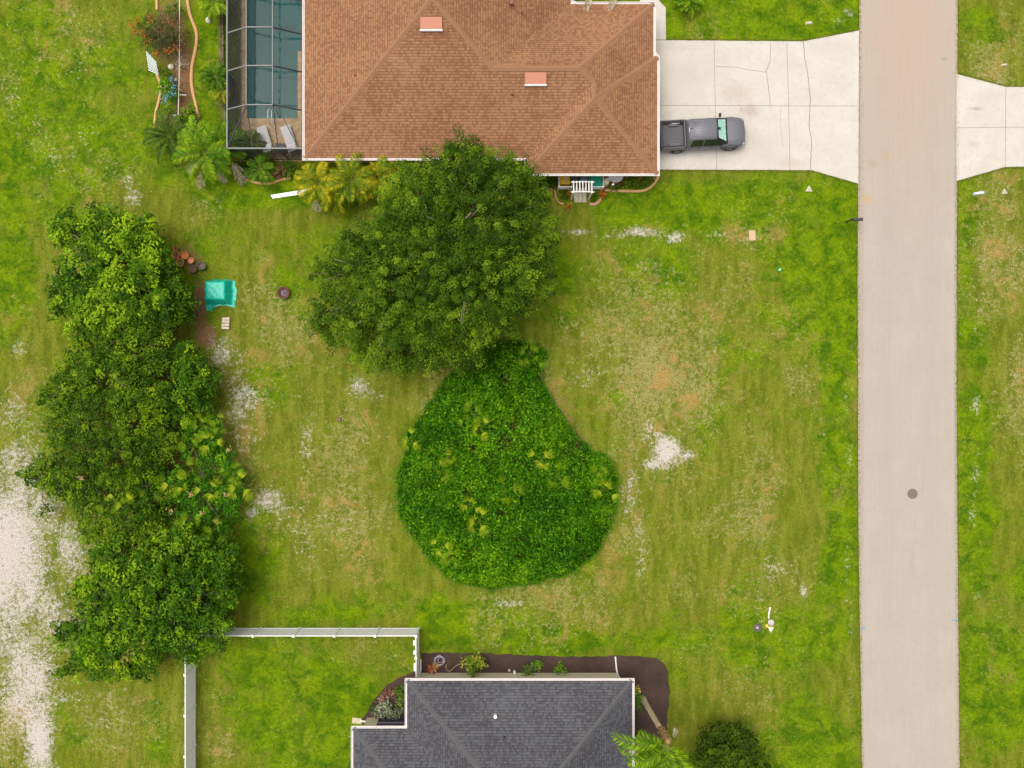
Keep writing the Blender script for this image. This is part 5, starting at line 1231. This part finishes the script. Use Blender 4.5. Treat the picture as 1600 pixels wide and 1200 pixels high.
# areca row
for (px, py, h, n, L, t0, lab) in ((496,285,2.0,15,1.8,.58,'yellow green areca palm at the left end of the row beneath the gutter'),(548,282,2.2,16,1.9,.45,'areca palm in the row with bright green arching fronds'),
        (590,278,1.9,13,1.7,.62,'golden areca palm between the row and the oak'),(622,268,2.0,10,1.5,.35,'areca palm half covered by the oak crown'),(520,300,1.3,10,1.5,.5,'low areca palm in front of the row')):
    feather_palm('areca_palm', lab, px, py, h, n, L, LF_areca, (.0,1.2), 1.9, 'areca palms along the house', t0, .5, 26, .06, .07)
# bottom palm
pc = at(1046,1164,6.0)
o = thing('coconut_palm', 'leaning palm with bare grey trunk at the corner of the grey roofed house', 'palm', (*at(1004,1091), 0))
g0 = at(1004,1091); q = MB(); k = 14
pts = [(g0[0]+(pc[0]-g0[0])*(i/k), g0[1]+(pc[1]-g0[1])*(i/k), 5.6*i/k) for i in range(k+1)]
q.tube(pts[:11], [.27,.22]+[.175-.003*i+(.008 if i % 2 else 0) for i in range(9)], 12); q.build('trunk', M_palmbark, o, smooth=True)
q = MB(); q.tube(pts[10:], [.15,.18,.2,.19,.15], 12)
for i in range(26):
    a = i*2.4; z = 3.9+i*.06; f = z/5.6; c = Vector((g0[0]+(pc[0]-g0[0])*f, g0[1]+(pc[1]-g0[1])*f, z)); dv = Vector((math.cos(a), math.sin(a), 0)); q.bar(c+dv*.1, c+dv*.26+Vector((0,0,.32)), .12, .04)
q.build('leaf_boots', M_boot, o)
lm, rm = LM(), MB()
for (az, L, r_, dr) in ((172,3.9,.45,1.5),(190,3.5,.3,1.5),(158,2.2,.6,1.5),(205,3.2,.5,1.6),(222,3.2,.3,1.4),(240,3.3,.5,1.5),(255,3.2,.2,1.3),(270,3.3,.5,1.5),(290,3.2,.4,1.5),(310,3.2,.5,1.2),(200,2.6,.9,1.6),(250,2.8,1.0,1.7),(280,2.6,.9,1.7),(230,2.4,.1,1.2),(183,2.6,.1,1.0),(300,2.4,.1,1.2),(320,1.6,.6,1.6)):
    frond(lm, rm, (pc[0]-.1, pc[1]-.15, 5.7), R(az), L*.86, r_, dr, 40, .62, .05, .45, .15)
lm.build('leaflets', LF_palm, o); rm.build('frond_stems', MC['green palm stem'], o)
lm, rm = LM(), MB(); frond(lm, rm, (*at(1000,1200,4), 4), R(115), 1.3, -.1, .7, 24, .3, .04, .6); frond(lm, rm, (*at(1050,1152,4), 4.2), R(60), .6, -.3, .7, 16, .25, .04, .5)
lm.build('dead_frond', LF_dead, o)

# dead fronds
def dead(label, px, py, az, L, h=.9, n=3, dr=1.0):
    o = thing('dead_frond', label, 'dead palm frond', (*at(px, py, h), 0), 'dead brown fronds'); lm, rm = LM(), MB()
    for i in range(n): frond(lm, rm, (*at(px, py, h), h), R(az)+random.uniform(-.3, .3), L*random.uniform(.8, 1.1), -.1, dr, 15, .32, .03, .5, .25)
    lm.build('leaflets', LF_dead, o); rm.build('frond_stem', M_palmbark, o)
dead('pale grey dead frond hanging at the left below the bright palm', 310, 255, 215, 1.1)
dead('straw coloured dead frond pointing straight down below the bright palm', 313, 268, 268, 1.2, n=2)
dead('dead frond with yellow base below the cage corner palm', 338, 258, 285, 1.2)
dead('brown ragged dead fronds below the cage corner', 362, 252, 300, 1.5, n=4)
dead('tan dead frond lying over the brown roof edge at the top, left one', 925, -12, 235, 1.2, 2.9, 2, .3)
dead('tan dead frond lying over the brown roof edge at the top, right one', 965, -10, 230, 1.1, 2.9, 2, .3)
dead('dead whitish frond tips below the yellow areca palm', 497, 308, 255, .9, .9, 2)

# fan palmettos
def fanpalm_proto(t0, n=7, R0=.75):
    o = thing('saw_palmetto', 'x', 'palmetto', (0, 0, 0)); lm, rm = LM(), MB()
    for i in range(n):
        az = i*2.399963+random.uniform(-.6, .6); el = random.uniform(.15, 1.25); L = R0*random.uniform(.25, .95)
        d = Vector((math.cos(az)*math.cos(el), math.sin(az)*math.cos(el), math.sin(el))); c = d*L
        rm.tube([(0, 0, -.8), (0, 0, -.1), tuple(c)], [.02, .012, .008], 4)
        side = Vector((-math.sin(az), math.cos(az), random.uniform(-.4, .4))).normalized(); ax = (Vector((d.x, d.y, d.z*.5+random.uniform(-.2, .3)))).normalized(); up = side.cross(ax)
        if up.z < 0: up = -up
        Q, T = [], []; tt = t0+random.gauss(0, .14); sp = random.uniform(.75, 1.25); nb = random.randint(9, 13)
        for k in range(nb):
            a = (k/(nb-1)-.5)*2*sp; bl = .62*random.uniform(.7, 1.12)*(1-.15*abs(a)); dr = (ax*math.cos(a)+side*math.sin(a)).normalized()
            wv = up.cross(dr).normalized()*.015; m_ = c+dr*bl*.45+up*.03; tip = c+dr*bl-up*.1*random.random()
            Q.append([c, m_-wv, tip, m_+wv]); T.append(min(1, max(0, tt+random.gauss(0, .14))))
        lm.add([[tuple(v) for v in q] for q in Q], T)
    lm.build('fan_leaves', LF_pmt, o, local=True); rm.build('leaf_stems', nm('palmetto stalk', (.12,.16,.02), .2, 9, .7), o, local=True)
    return o
protos = [fanpalm_proto(.55), fanpalm_proto(.38, 9, .85), fanpalm_proto(.7, 6)]
used = [False]*3
def palmetto(px, py, z, s, label, group, v=None):
    v = random.randrange(3) if v is None else v
    if used[v]: o = copy_tree(protos[v])
    else: o = protos[v]; used[v] = True
    x, y = at(px, py, z); o.location = (x, y, z); o.rotation_euler = (0, 0, random.uniform(0, 6.28)); o.scale = (s,)*3
    o['label'] = label; o['group'] = group
VG = 'palmettos growing through the vine mound'
for (px, py, s, v, lb) in ((828,553,1.15,1,'dark palmetto at the very top of the vine mound beneath the oak'),(740,648,1.05,1,'green palmetto upper left of centre in the vine mound'),(752,670,.9,2,'yellow palmetto just left of the brown gap in the vines'),
      (642,688,.9,2,'yellow green palmetto at the upper left edge of the vine mound'),(690,732,1.1,0,'pale palmetto on the left side of the vine mound'),(700,716,.7,2,'small bright palmetto beside the pale left one'),
      (845,716,1.0,2,'yellow palmetto right of centre in the vine mound'),(795,765,1.15,0,'palmetto in the very centre of the vine mound'),(872,746,1.05,0,'palmetto on the right half of the vine mound'),
      (945,765,1.0,2,'bright yellow palmetto at the right tip of the vine mound'),(935,738,.8,0,'small palmetto near the right tip of the vine mound'),(735,788,.8,2,'yellow palmetto above the ring shaped one'),(748,815,1.1,2,'ring shaped bright yellow palmetto lower left in the vine mound'),
      (690,855,.9,2,'yellow palmetto near the lower left edge of the vine mound'),(704,872,.8,0,'lowest palmetto at the lower left edge of the vine mound')):
    palmetto(px, py, 2.0, s*.92, lb, VG, v)
TG = 'palmettos in the left thicket'
for (px, py, s, v, lb) in ((318,665,.95,1,'green palmetto at the top of the palmetto patch in the thicket'),(345,660,.8,0,'palmetto above the orange dead leaf'),(300,700,.9,0,'palmetto by the dark gap of the thicket'),(330,690,1.0,2,'yellow palmetto in the upper palmetto patch'),
      (265,690,.8,0,'palmetto left of the dark gap in the thicket'),(262,765,1.0,0,'palmetto at the left of the palmetto patch'),(180,760,.8,2,'yellow palmetto amid the middle left shrubs'),(200,790,1.0,2,'yellow palmetto in the middle of the left shrubs'),(170,790,.8,0,'palmetto leaning over the left shrubs'),
      (300,735,.95,0,'palmetto in the heart of the palmetto patch'),(280,755,1.0,2,'yellow palmetto in the heart of the palmetto patch'),(330,765,1.0,2,'bright palmetto next to the pale dead leaves'),(378,760,1.15,2,'palmetto jutting out at the right edge of the thicket'),(368,740,.9,1,'dark palmetto at the right edge of the thicket'),
      (285,835,1.15,2,'large yellow palmetto in the lower palmetto patch'),(300,815,.9,0,'palmetto above the large yellow one'),(340,825,.9,0,'palmetto right of the large yellow one'),(255,835,.85,1,'dark palmetto left of the large yellow one'),(125,835,.8,0,'palmetto on the left rim beside the sand'),
      (210,770,.8,0,'palmetto between shrubs and palmetto patch')):
    palmetto(px, py, 2.35 if px > 240 else 2.7, s*.95, lb, TG, v)
def dleaf(label, px, py, z, r=.18):
    lm = LM(); x, y = at(px, py, z); k = 11
    lm.leaves(np.array([x, y, z])+rng.normal(size=(k, 3))*np.array([r*.8, r*.5, .04]), rng.normal(size=(k, 3))*.3+np.array([0, 0, 1]), .22, .06, rng.uniform(.3, 1, k))
    tag(lm.build('dead_leaf', leafmat('orange dead leaf', (.3,.15,.04), (.42,.26,.09), (.5,.38,.22)), None), label, 'dead leaf', 'dead leaves in the left thicket')
for (px, py, lb) in ((355,704,'orange dead leaf at the thicket right edge'),(300,773,'pale pink dead leaf in the palmetto patch'),(268,799,'bright orange dead leaf in the lower palmetto patch'),(170,810,'red orange dead leaf among the left shrubs'),(340,815,'tan dead leaf right of the large yellow palmetto'),(317,804,'small pale dead leaf above the tan one'),(353,774,'pinkish dead leaf by the jutting palmetto'),(128,746,'orange dead leaf near the shrub over the sand')):
    dleaf(lb, px, py, 2.75)

# ---- garden shrubs
def bush(name, label, cat, L, lf, leaf=.12, clump=.22, dens=50, z=.5, t=.5, tv=.2, group=None, extra=None, aspect=.45):
    b = PB([(a, c, r, z) for a, c, r in L], z); base = (b[0][0], b[0][1])
    o = thing(name, label, cat, (*base, 0), group); lm = LM(); crown(lm, b, dens, leaf, clump, t, tv, .7, aspect, flat=.8)
    cr = lm.build('foliage', lf, o); q = MB()
    for (x, y, zz, r) in b:
        for _ in range(4): a = random.uniform(0, 6.28); q.tube([(base[0], base[1], 0), (x+math.cos(a)*r*.5, y+math.sin(a)*r*.5, zz+r*.2)], [.025, .01], 5)
    q.build('stem', M_bark, o)
    if extra:
        for (Lf, lf2, sz, k, nme) in extra:
            lm = LM()
            for (a, c, r) in Lf:
                x, y = at(a, c, z+.6); p = np.array([x, y, z+.62])+rng.normal(size=(k, 3))*np.array([r/24*.55, r/24*.55, .1]); lm.leaves(p, rng.normal(size=(k, 3))*.5+np.array([0, 0, .9]), sz, sz*.7, rng.uniform(0, 1, k))
            lm.build(nme, lf2, o)['kind'] = 'stuff'
    return o
bush('bottlebrush_bush', 'large dark green bush with orange red flower tips at the garden bed', 'bush', [(245,50,32),(262,30,22),(232,35,22),(258,68,22),(232,62,20),(270,52,16),(220,45,14)], leafmat('bronze green leaves', (.05,.07,.02), (.09,.11,.03), (.2,.17,.06)), .16, .24, 60, 1.3, .42, .22,
     extra=[([(208,40,7),(215,32,5),(228,62,8),(222,50,5),(262,80,8),(266,33,7),(245,85,5),(275,75,5),(235,30,6),(212,52,4)], LF_fire, .10, 30, 'flowers')], aspect=.25)
bush('blue_flower_bush', 'lime green bush with blue flowers in the garden bed', 'bush', [(258,138,15),(266,146,12),(252,130,9)], LF_lime, .16, .2, 50, .7, .4, .2,
     extra=[([(256,156,7),(261,151,4),(270,147,4),(272,135,4),(268,122,4)], LF_blue, .10, 32, 'flowers'), ([(258,138,5)], LF_silver, .08, 20, 'white_flowers')])
bush('dark_rose_bush', 'dark leaved bush between lattice and blue flowers', 'bush', [(255,112,10),(264,122,10),(272,140,9)], LF_dark, .12, .18, 50, .6, .7, .25)
bush('green_bush', 'round green bush right of the rail above the feather palms', 'bush', [(291,177,16),(300,184,10),(283,185,8)], LF_brd, .16, .22, 50, .7, .45, .2)
bush('green_bush', 'small dark bush below the blue flowers', 'bush', [(262,170,8)], LF_mid, .12, .18, 50, .4, .5)
bush('lime_plant', 'small lime yellow plant under the white rail', 'plant', [(282,104,5.5)], leafmat('yellow green leaves', (.12,.18,.01), (.3,.34,.02), (.5,.45,.03)), .12, .12, 30, .35, .5)
bush('lime_plant', 'lime green plant beside the red flowering bush', 'plant', [(288,50,6),(292,45,4)], MC['yellow green leaves'], .12, .14, 30, .35, .4)
bush('leafy_shrub', 'green shrub at the top left of the garden bed', 'shrub', [(270,10,12),(262,18,8)], LF_mid, .14, .2, 50, .7, .5)
bush('cage_shrub', 'brownish shrub with a reddish side along the cage end', 'shrub', [(432,268,12),(441,262,8)], LF_red, .12, .2, 50, .5, .4)
bush('cage_shrub', 'dense green shrub at the right end below the cage', 'shrub', [(449,262,12),(452,272,10),(444,256,9)], LF_mid, .12, .2, 60, .6, .5)
bush('cage_shrub', 'dark green shrub below the cage between palm and corner', 'shrub', [(385,262,12),(420,258,14),(375,256,10)], LF_mid, .14, .2, 60, .5, .25)
q_strip = [(344,8,7),(345,30,8),(344,50,7),(346,70,7),(345,92,7),(347,115,8),(347,165,6),(348,190,7)]
bush('hedge_strip', 'thin dark shrubs on the brown strip along the cage wall', 'hedge', q_strip, LF_dark, .12, .18, 45, .3, .7, .3)
for i, (L, lb, lf) in enumerate((([(855,280,11),(848,290,8)], 'green shrub at the left end of the flower bed', LF_brd), ([(866,283,8),(862,292,6)], 'leafy plant left of the yellow bin', LF_mid), ([(880,300,8),(876,308,7),(885,306,6)], 'bushy green plant left of the arbor', LF_mid),
      ([(930,303,8),(926,309,6)], 'bushy plant right of the arbor', LF_mid), ([(985,280,11),(978,287,9),(994,286,9)], 'leafy green bush right of the satellite dish', LF_mid), ([(1008,284,10),(1015,279,9)], 'leafy green bush at the house corner', LF_mid), ([(962,291,7),(955,294,5)], 'low green plant below the satellite dish', LF_mid))):
    bush('flower_bed_plant', lb, 'plant', L, lf, .13, .18, 55, .3, .5, .25, 'plants of the side flower bed')
def flowers(label, spots, lf=LF_fire, z=.4, k=40, r=5):
    lm = LM()
    for (a, c) in spots:
        x, y = at(a, c, z); lm.leaves(np.array([x, y, z])+rng.normal(size=(k, 3))*np.array([r/24*.5, r/24*.6, .07]), rng.normal(size=(k, 3))*.4+np.array([0, 0, 1]), .1, .07, rng.uniform(0, 1, k))
    o = lm.build('flower_cluster', lf, None); return tag(o, label, 'flowers', 'orange flower clusters')
flowers('orange red flowers right of the arbor', [(940,301),(943,304)])
flowers('orange flowers at the lower left of the arbor', [(889,322),(886,325)], k=25)
flowers('rusty orange flowers on the left post side of the arbor', [(890,296),(889,302)], k=25)
flowers('faint orange blooms in the bed right of the dish', [(976,286),(996,283),(865,279)], k=10)

# beds of the lower house
bush('silver_shrub', 'silvery pale green shrub in the west bed of the grey roofed house', 'shrub', [(598,1110,12),(610,1116,11),(590,1116,9),(604,1103,9)], LF_silver, .13, .17, 55, .5, .55, .3)
bush('silver_shrub', 'pale yellowish shrub beside the silvery one', 'shrub', [(622,1116,8),(628,1112,6)], LF_silver, .12, .16, 50, .4, .3, .3)
bush('red_shrub', 'pinkish brown leaved shrub in the west bed of the grey roofed house', 'shrub', [(602,1088,9),(611,1083,8),(594,1093,7)], LF_red, .11, .16, 50, .45, .6, .25)
bush('green_shrub', 'bright green shrub against the west wall of the grey roofed house', 'shrub', [(625,1085,9),(626,1097,9),(618,1080,6),(630,1074,5)], LF_lime, .12, .17, 50, .6, .35)
bush('green_shrub', 'dark green shrub left of the silvery shrub', 'shrub', [(584,1108,8)], LF_mid, .12, .16, 50, .4, .4)
def rosette(name, label, px, py, lf, n=14, L=.45, h=.2, wd=.1, t=.5):
    x, y = at(px, py, h); lm = LM(); Q, T = [], []
    for i in range(n):
        a = i*2.4; el = .3+.7*i/n; d = Vector((math.cos(a)*math.cos(el), math.sin(a)*math.cos(el), math.sin(el)*.8)); s_ = Vector((-math.sin(a), math.cos(a), 0))*wd/2
        c = Vector((x, y, h*.4)); m_ = c+d*L*.5; tip = c+d*L-Vector((0,0,.06)); Q.append([tuple(c), tuple(m_-s_), tuple(tip), tuple(m_+s_)]); T.append(min(1,max(0,t+random.gauss(0,.2))))
    lm.add(Q, T); return tag(lm.build(name, lf, None), label, 'plant')
rosette('bromeliad', 'rust red bromeliad in the mulch by the hose', 675, 1047, leafmat('rust leaves', (.25,.06,.03), (.45,.12,.05), (.55,.3,.15)), 16, .48, .4)
rosette('bromeliad', 'yellowish bromeliad touching the rust red one', 680, 1041, leafmat('tan leaves', (.25,.16,.05), (.4,.28,.1), (.5,.4,.2)), 12, .36, .4)
bush('croton_bush', 'leafy green and yellow bush at the cream wall', 'bush', [(740,1038,14),(728,1036,9),(752,1037,10),(738,1050,9),(741,1030,9)], leafmat('croton leaves', (.06,.13,.01), (.16,.25,.015), (.45,.4,.05)), .2, .2, 34, .7, .4, .3, aspect=.5)
rosette('white_flower', 'white star shaped flower head at the base of the green and yellow bush', 734, 1056, LF_silver, 9, .35, .9, .12, .8)
bush('young_bush', 'left lime green young bush in the mulch by the window', 'bush', [(836,1042,9),(843,1040,7),(826,1050,8),(820,1054,5)], LF_lime, .15, .17, 40, .5, .45)
bush('young_bush', 'right lime green young bush in the mulch at the cream wall', 'bush', [(875,1044,9),(870,1049,6),(880,1050,6)], LF_lime, .15, .17, 45, .5, .55)
bush('flowering_shrub', 'green shrub with small yellow flowers at the east corner of the grey roofed house', 'bush', [(996,1083,8),(998,1094,9),(994,1104,8),(999,1110,6)], LF_lime, .12, .17, 50, .5, .3, extra=[([(996,1073,4),(999,1079,3)], leafmat('yellow flowers', (.7,.5,.05), (.8,.6,.1), (.9,.8,.4)), .09, 12, 'flowers')])
# hose coil
o = MB(); cx_, cy_ = at(687, 1031); 
pts = [(cx_+(.3+.06*math.sin(i*.9))*math.cos(i*.35), cy_+(.3+.05*math.cos(i*1.3))*math.sin(i*.35)*.95, .06+.002*i) for i in range(80)]
o.tube(smooth(pts, 2), .016, 5); c2 = [(cx_+.07+.17*math.cos(i*.5), cy_+.03+.17*math.sin(i*.5), .12) for i in range(26)]; o.tube(c2, .016, 5)
tag(o.build('garden_hose', nm('violet grey hose', (.38,.33,.45), .15, 20, .5), None, smooth=True), 'violet grey garden hose coiled on the mulch', 'hose')
o = MB(); o.tube(smooth([(*at(a, b), .06) for a, b in ((722,1036),(714,1039),(707,1045),(703,1048),(699,1047),(697,1042),(698,1037))]), .018, 5)
tag(o.build('garden_hose', nm('tan hose', (.4,.28,.2), .15, 20, .6), None, smooth=True), 'short tan hose end curling over the mulch', 'hose')
for (px, py, lb) in ((796,1047,'small white stone left of the white garden figure on the mulch'),(913,1074,'x')):
    if lb != 'x':
        q = MB(); q.lathe((*at(px, py), .03), [(.09,0),(.1,.05),(.05,.11),(0,.12)], 9); tag(q.build('white_stone', nm('white cement', (.7,.68,.6)), None, smooth=True), lb, 'stone')
x, y = at(804,1052,.3); o = thing('garden_figure', 'small white garden bird figure in front of the cream wall', 'garden figure', (x, y, 0))
q = MB(); q.tube([(0,.12,.05),(0,.05,.2),(.02,-.05,.28),(.03,-.12,.34)], [.03,.09,.07,.03], 8); q.tube([(.03,-.1,.33),(.03,-.14,.5),(.03,-.1,.56),(.03,-.04,.54)], .022, 6); q.build('figure', M_white, o, local=True, smooth=True)
q = MB(); q.lathe((0,0,0), [(.1,0),(.1,.04),(.03,.05),(.03,.18)], 12); q.build('base', M_white, o, local=True)
q = MB(); q.tube([(-.62,-18.7,.2),(-.62,-18.7,.5)], .05, 8); 

# lattice
o = thing('trellis', 'white lattice trellis leaning at the garden curb', 'trellis', (*at(238,98), 0))
a0 = Vector(P(229.5,80,.9)); u = Vector(P(246,116,.1))-Vector(P(233.5,111,.05)); A = Vector(P(229.5,82,.85)); B = Vector(P(243,97,.85)); C = Vector(P(247,116,.1)); D = Vector(P(233.5,110,.1))
q = MB()
for i in range(6):
    t_ = i/5; p = A.lerp(B, t_); r_ = D.lerp(C, t_); q.bar(p+(p-r_)*.06, r_, .045, .02)
for i in range(7):
    t_ = i/6; q.bar(A.lerp(D, t_)+Vector((-.06,.03,.022)), B.lerp(C, t_)+Vector((.06,-.03,.022)), .04, .02)
q.build('lattice', nm('pale blue white paint', (.66,.74,.78), .05, 9), o)
# rail
o = thing('white_rail', 'thin white rail running down the garden bed', 'rail', (*at(281,90), 0))
q = MB(); q.tube([P(280.5,-20,.9), P(280.5,60,.9), P(280,120,.9), P(278.6,172,.9), P(278.4,186,.85)], .022, 6); q.build('rail', M_white, o)
for py in (0, 60, 120, 180): q = MB(); a = P(279.5 if py > 150 else 280.4, py, .9); q.tube([(a[0],a[1],0),(a[0],a[1],.9)], .02, 6); q.build('post', M_white, o)
q = MB(); q.tube([P(279,148,.85), P(291,148.5,.85)], .02, 6); q.tube([P(279.5,138,.85), P(285,143,.6)], .02, 6); q.build('cross_arm', M_white, o)
for (px, py, s_, lb) in ((275,125,.11,'pale stone beside the blue flowering bush'),(273,181,.13,'grey stone near the bottom of the garden bed'),(327,32,.22,'whitish rock under the small yellow palm'),(268,105,.2,'flat grey pink stone in the garden bed')):
    q = MB(); q.lathe((*at(px, py), .0), [(s_,0),(s_*1.05,s_*.4),(s_*.7,s_*.8),(0,s_)], 8); tag(q.build('garden_stone', M_stone, None, smooth=True), lb, 'stone', 'stones in the garden bed')

# ------------------------------------------------------------------ grass tufts, weeds
def tufts():
    def samp(A, x, y):
        i = np.clip(np.searchsorted(GX, x)-1, 0, len(GX)-2); j = np.clip(np.searchsorted(GY, y)-1, 0, len(GY)-2); return A[j, i]
    hard = [G([(1023,63),(1255,65),(1342,48),(1341,287),(1268,266),(1023,265)]), G([(1342,-400),(1494,-400),(1495,1200),(1500,1700),(1348,1700),(1340,600)]), G([(1494,116),(1571,136),(1700,137),(1700,259),(1570,261),(1494,283)]),
            G([(658,1020),(1044,1026),(1046,1150),(985,1300),(520,1300),(555,1130),(655,1050)]), G([(352,-60),(1040,-60),(1040,262),(1010,298),(850,298),(478,270),(352,250)]), G([(246,-60),(305,-60),(310,190),(262,190)])]
    lm = LM(); n = 64000
    x = rng.uniform(-35, 35, n); y = rng.uniform(-26.5, 26.5, n)
    # denser tufts along the road and drive edges
    ex, ey = [], []
    for poly in (G(dens(RL[1:-1], 0)), G(dens(RR[1:-1], 0)), G([(1041,62),(1255,64),(1342,47)]), G([(1340,288),(1268,267),(1030,266)]), G([(1495,115),(1571,135),(1700,136)]), G([(1495,284),(1570,262),(1700,260)])):
        for (a, b), (c, d) in zip(poly[:-1], poly[1:]):
            k = int(math.hypot(c-a, d-b)*55); t = rng.uniform(0, 1, k); ex.append(a+(c-a)*t+rng.normal(size=k)*.035); ey.append(b+(d-b)*t+rng.normal(size=k)*.035)
    ok = np.ones(n, bool)
    for h in hard: ok &= ~inpoly(x, y, h)
    s = samp(A_sand, x, y); dr = samp(A_dry, x, y); lu = samp(A_lush, x, y); mu = samp(A_mul, x, y)
    ok &= rng.uniform(size=n) > np.clip(s*.95, 0, .93); ok &= rng.uniform(size=n) > mu*.7
    x, y, s, dr, lu = x[ok], y[ok], s[ok], dr[ok], lu[ok]
    tt = np.clip(.45+(dr-.35)*.35+rng.normal(size=len(x))*.2-(s > .5)*.2, 0, 1)
    ex, ey = np.concatenate(ex), np.concatenate(ey); x = np.concatenate([x, ex]); y = np.concatenate([y, ey]); tt = np.concatenate([tt, rng.uniform(.2, .75, len(ex))])
    for b in range(4):
        m = len(x); a = rng.uniform(0, 6.28, m); L = rng.uniform(.03, .085, m); wv = .009+.009*rng.uniform(size=m)
        o = np.stack([x+rng.normal(size=m)*.03, y+rng.normal(size=m)*.03, np.full(m, .0)], 1)
        d = np.stack([np.cos(a)*L, np.sin(a)*L, L*rng.uniform(.2, .8, m)], 1); sd_ = np.stack([-np.sin(a)*wv, np.cos(a)*wv, np.zeros(m)], 1)
        lm.add(np.stack([o-sd_, o+d*.6-sd_+[0,0,.01], o+d, o+d*.5+sd_+[0,0,.01]], 1), tt)
    g = lm.build('grass', leafmat('grass blades', (.085,.15,.002), (.165,.205,.006), (.44,.38,.16), .8, .25), None)
    tag(g, 'short grass tufts and weeds covering the lawns', 'grass', kind='stuff')
tufts()
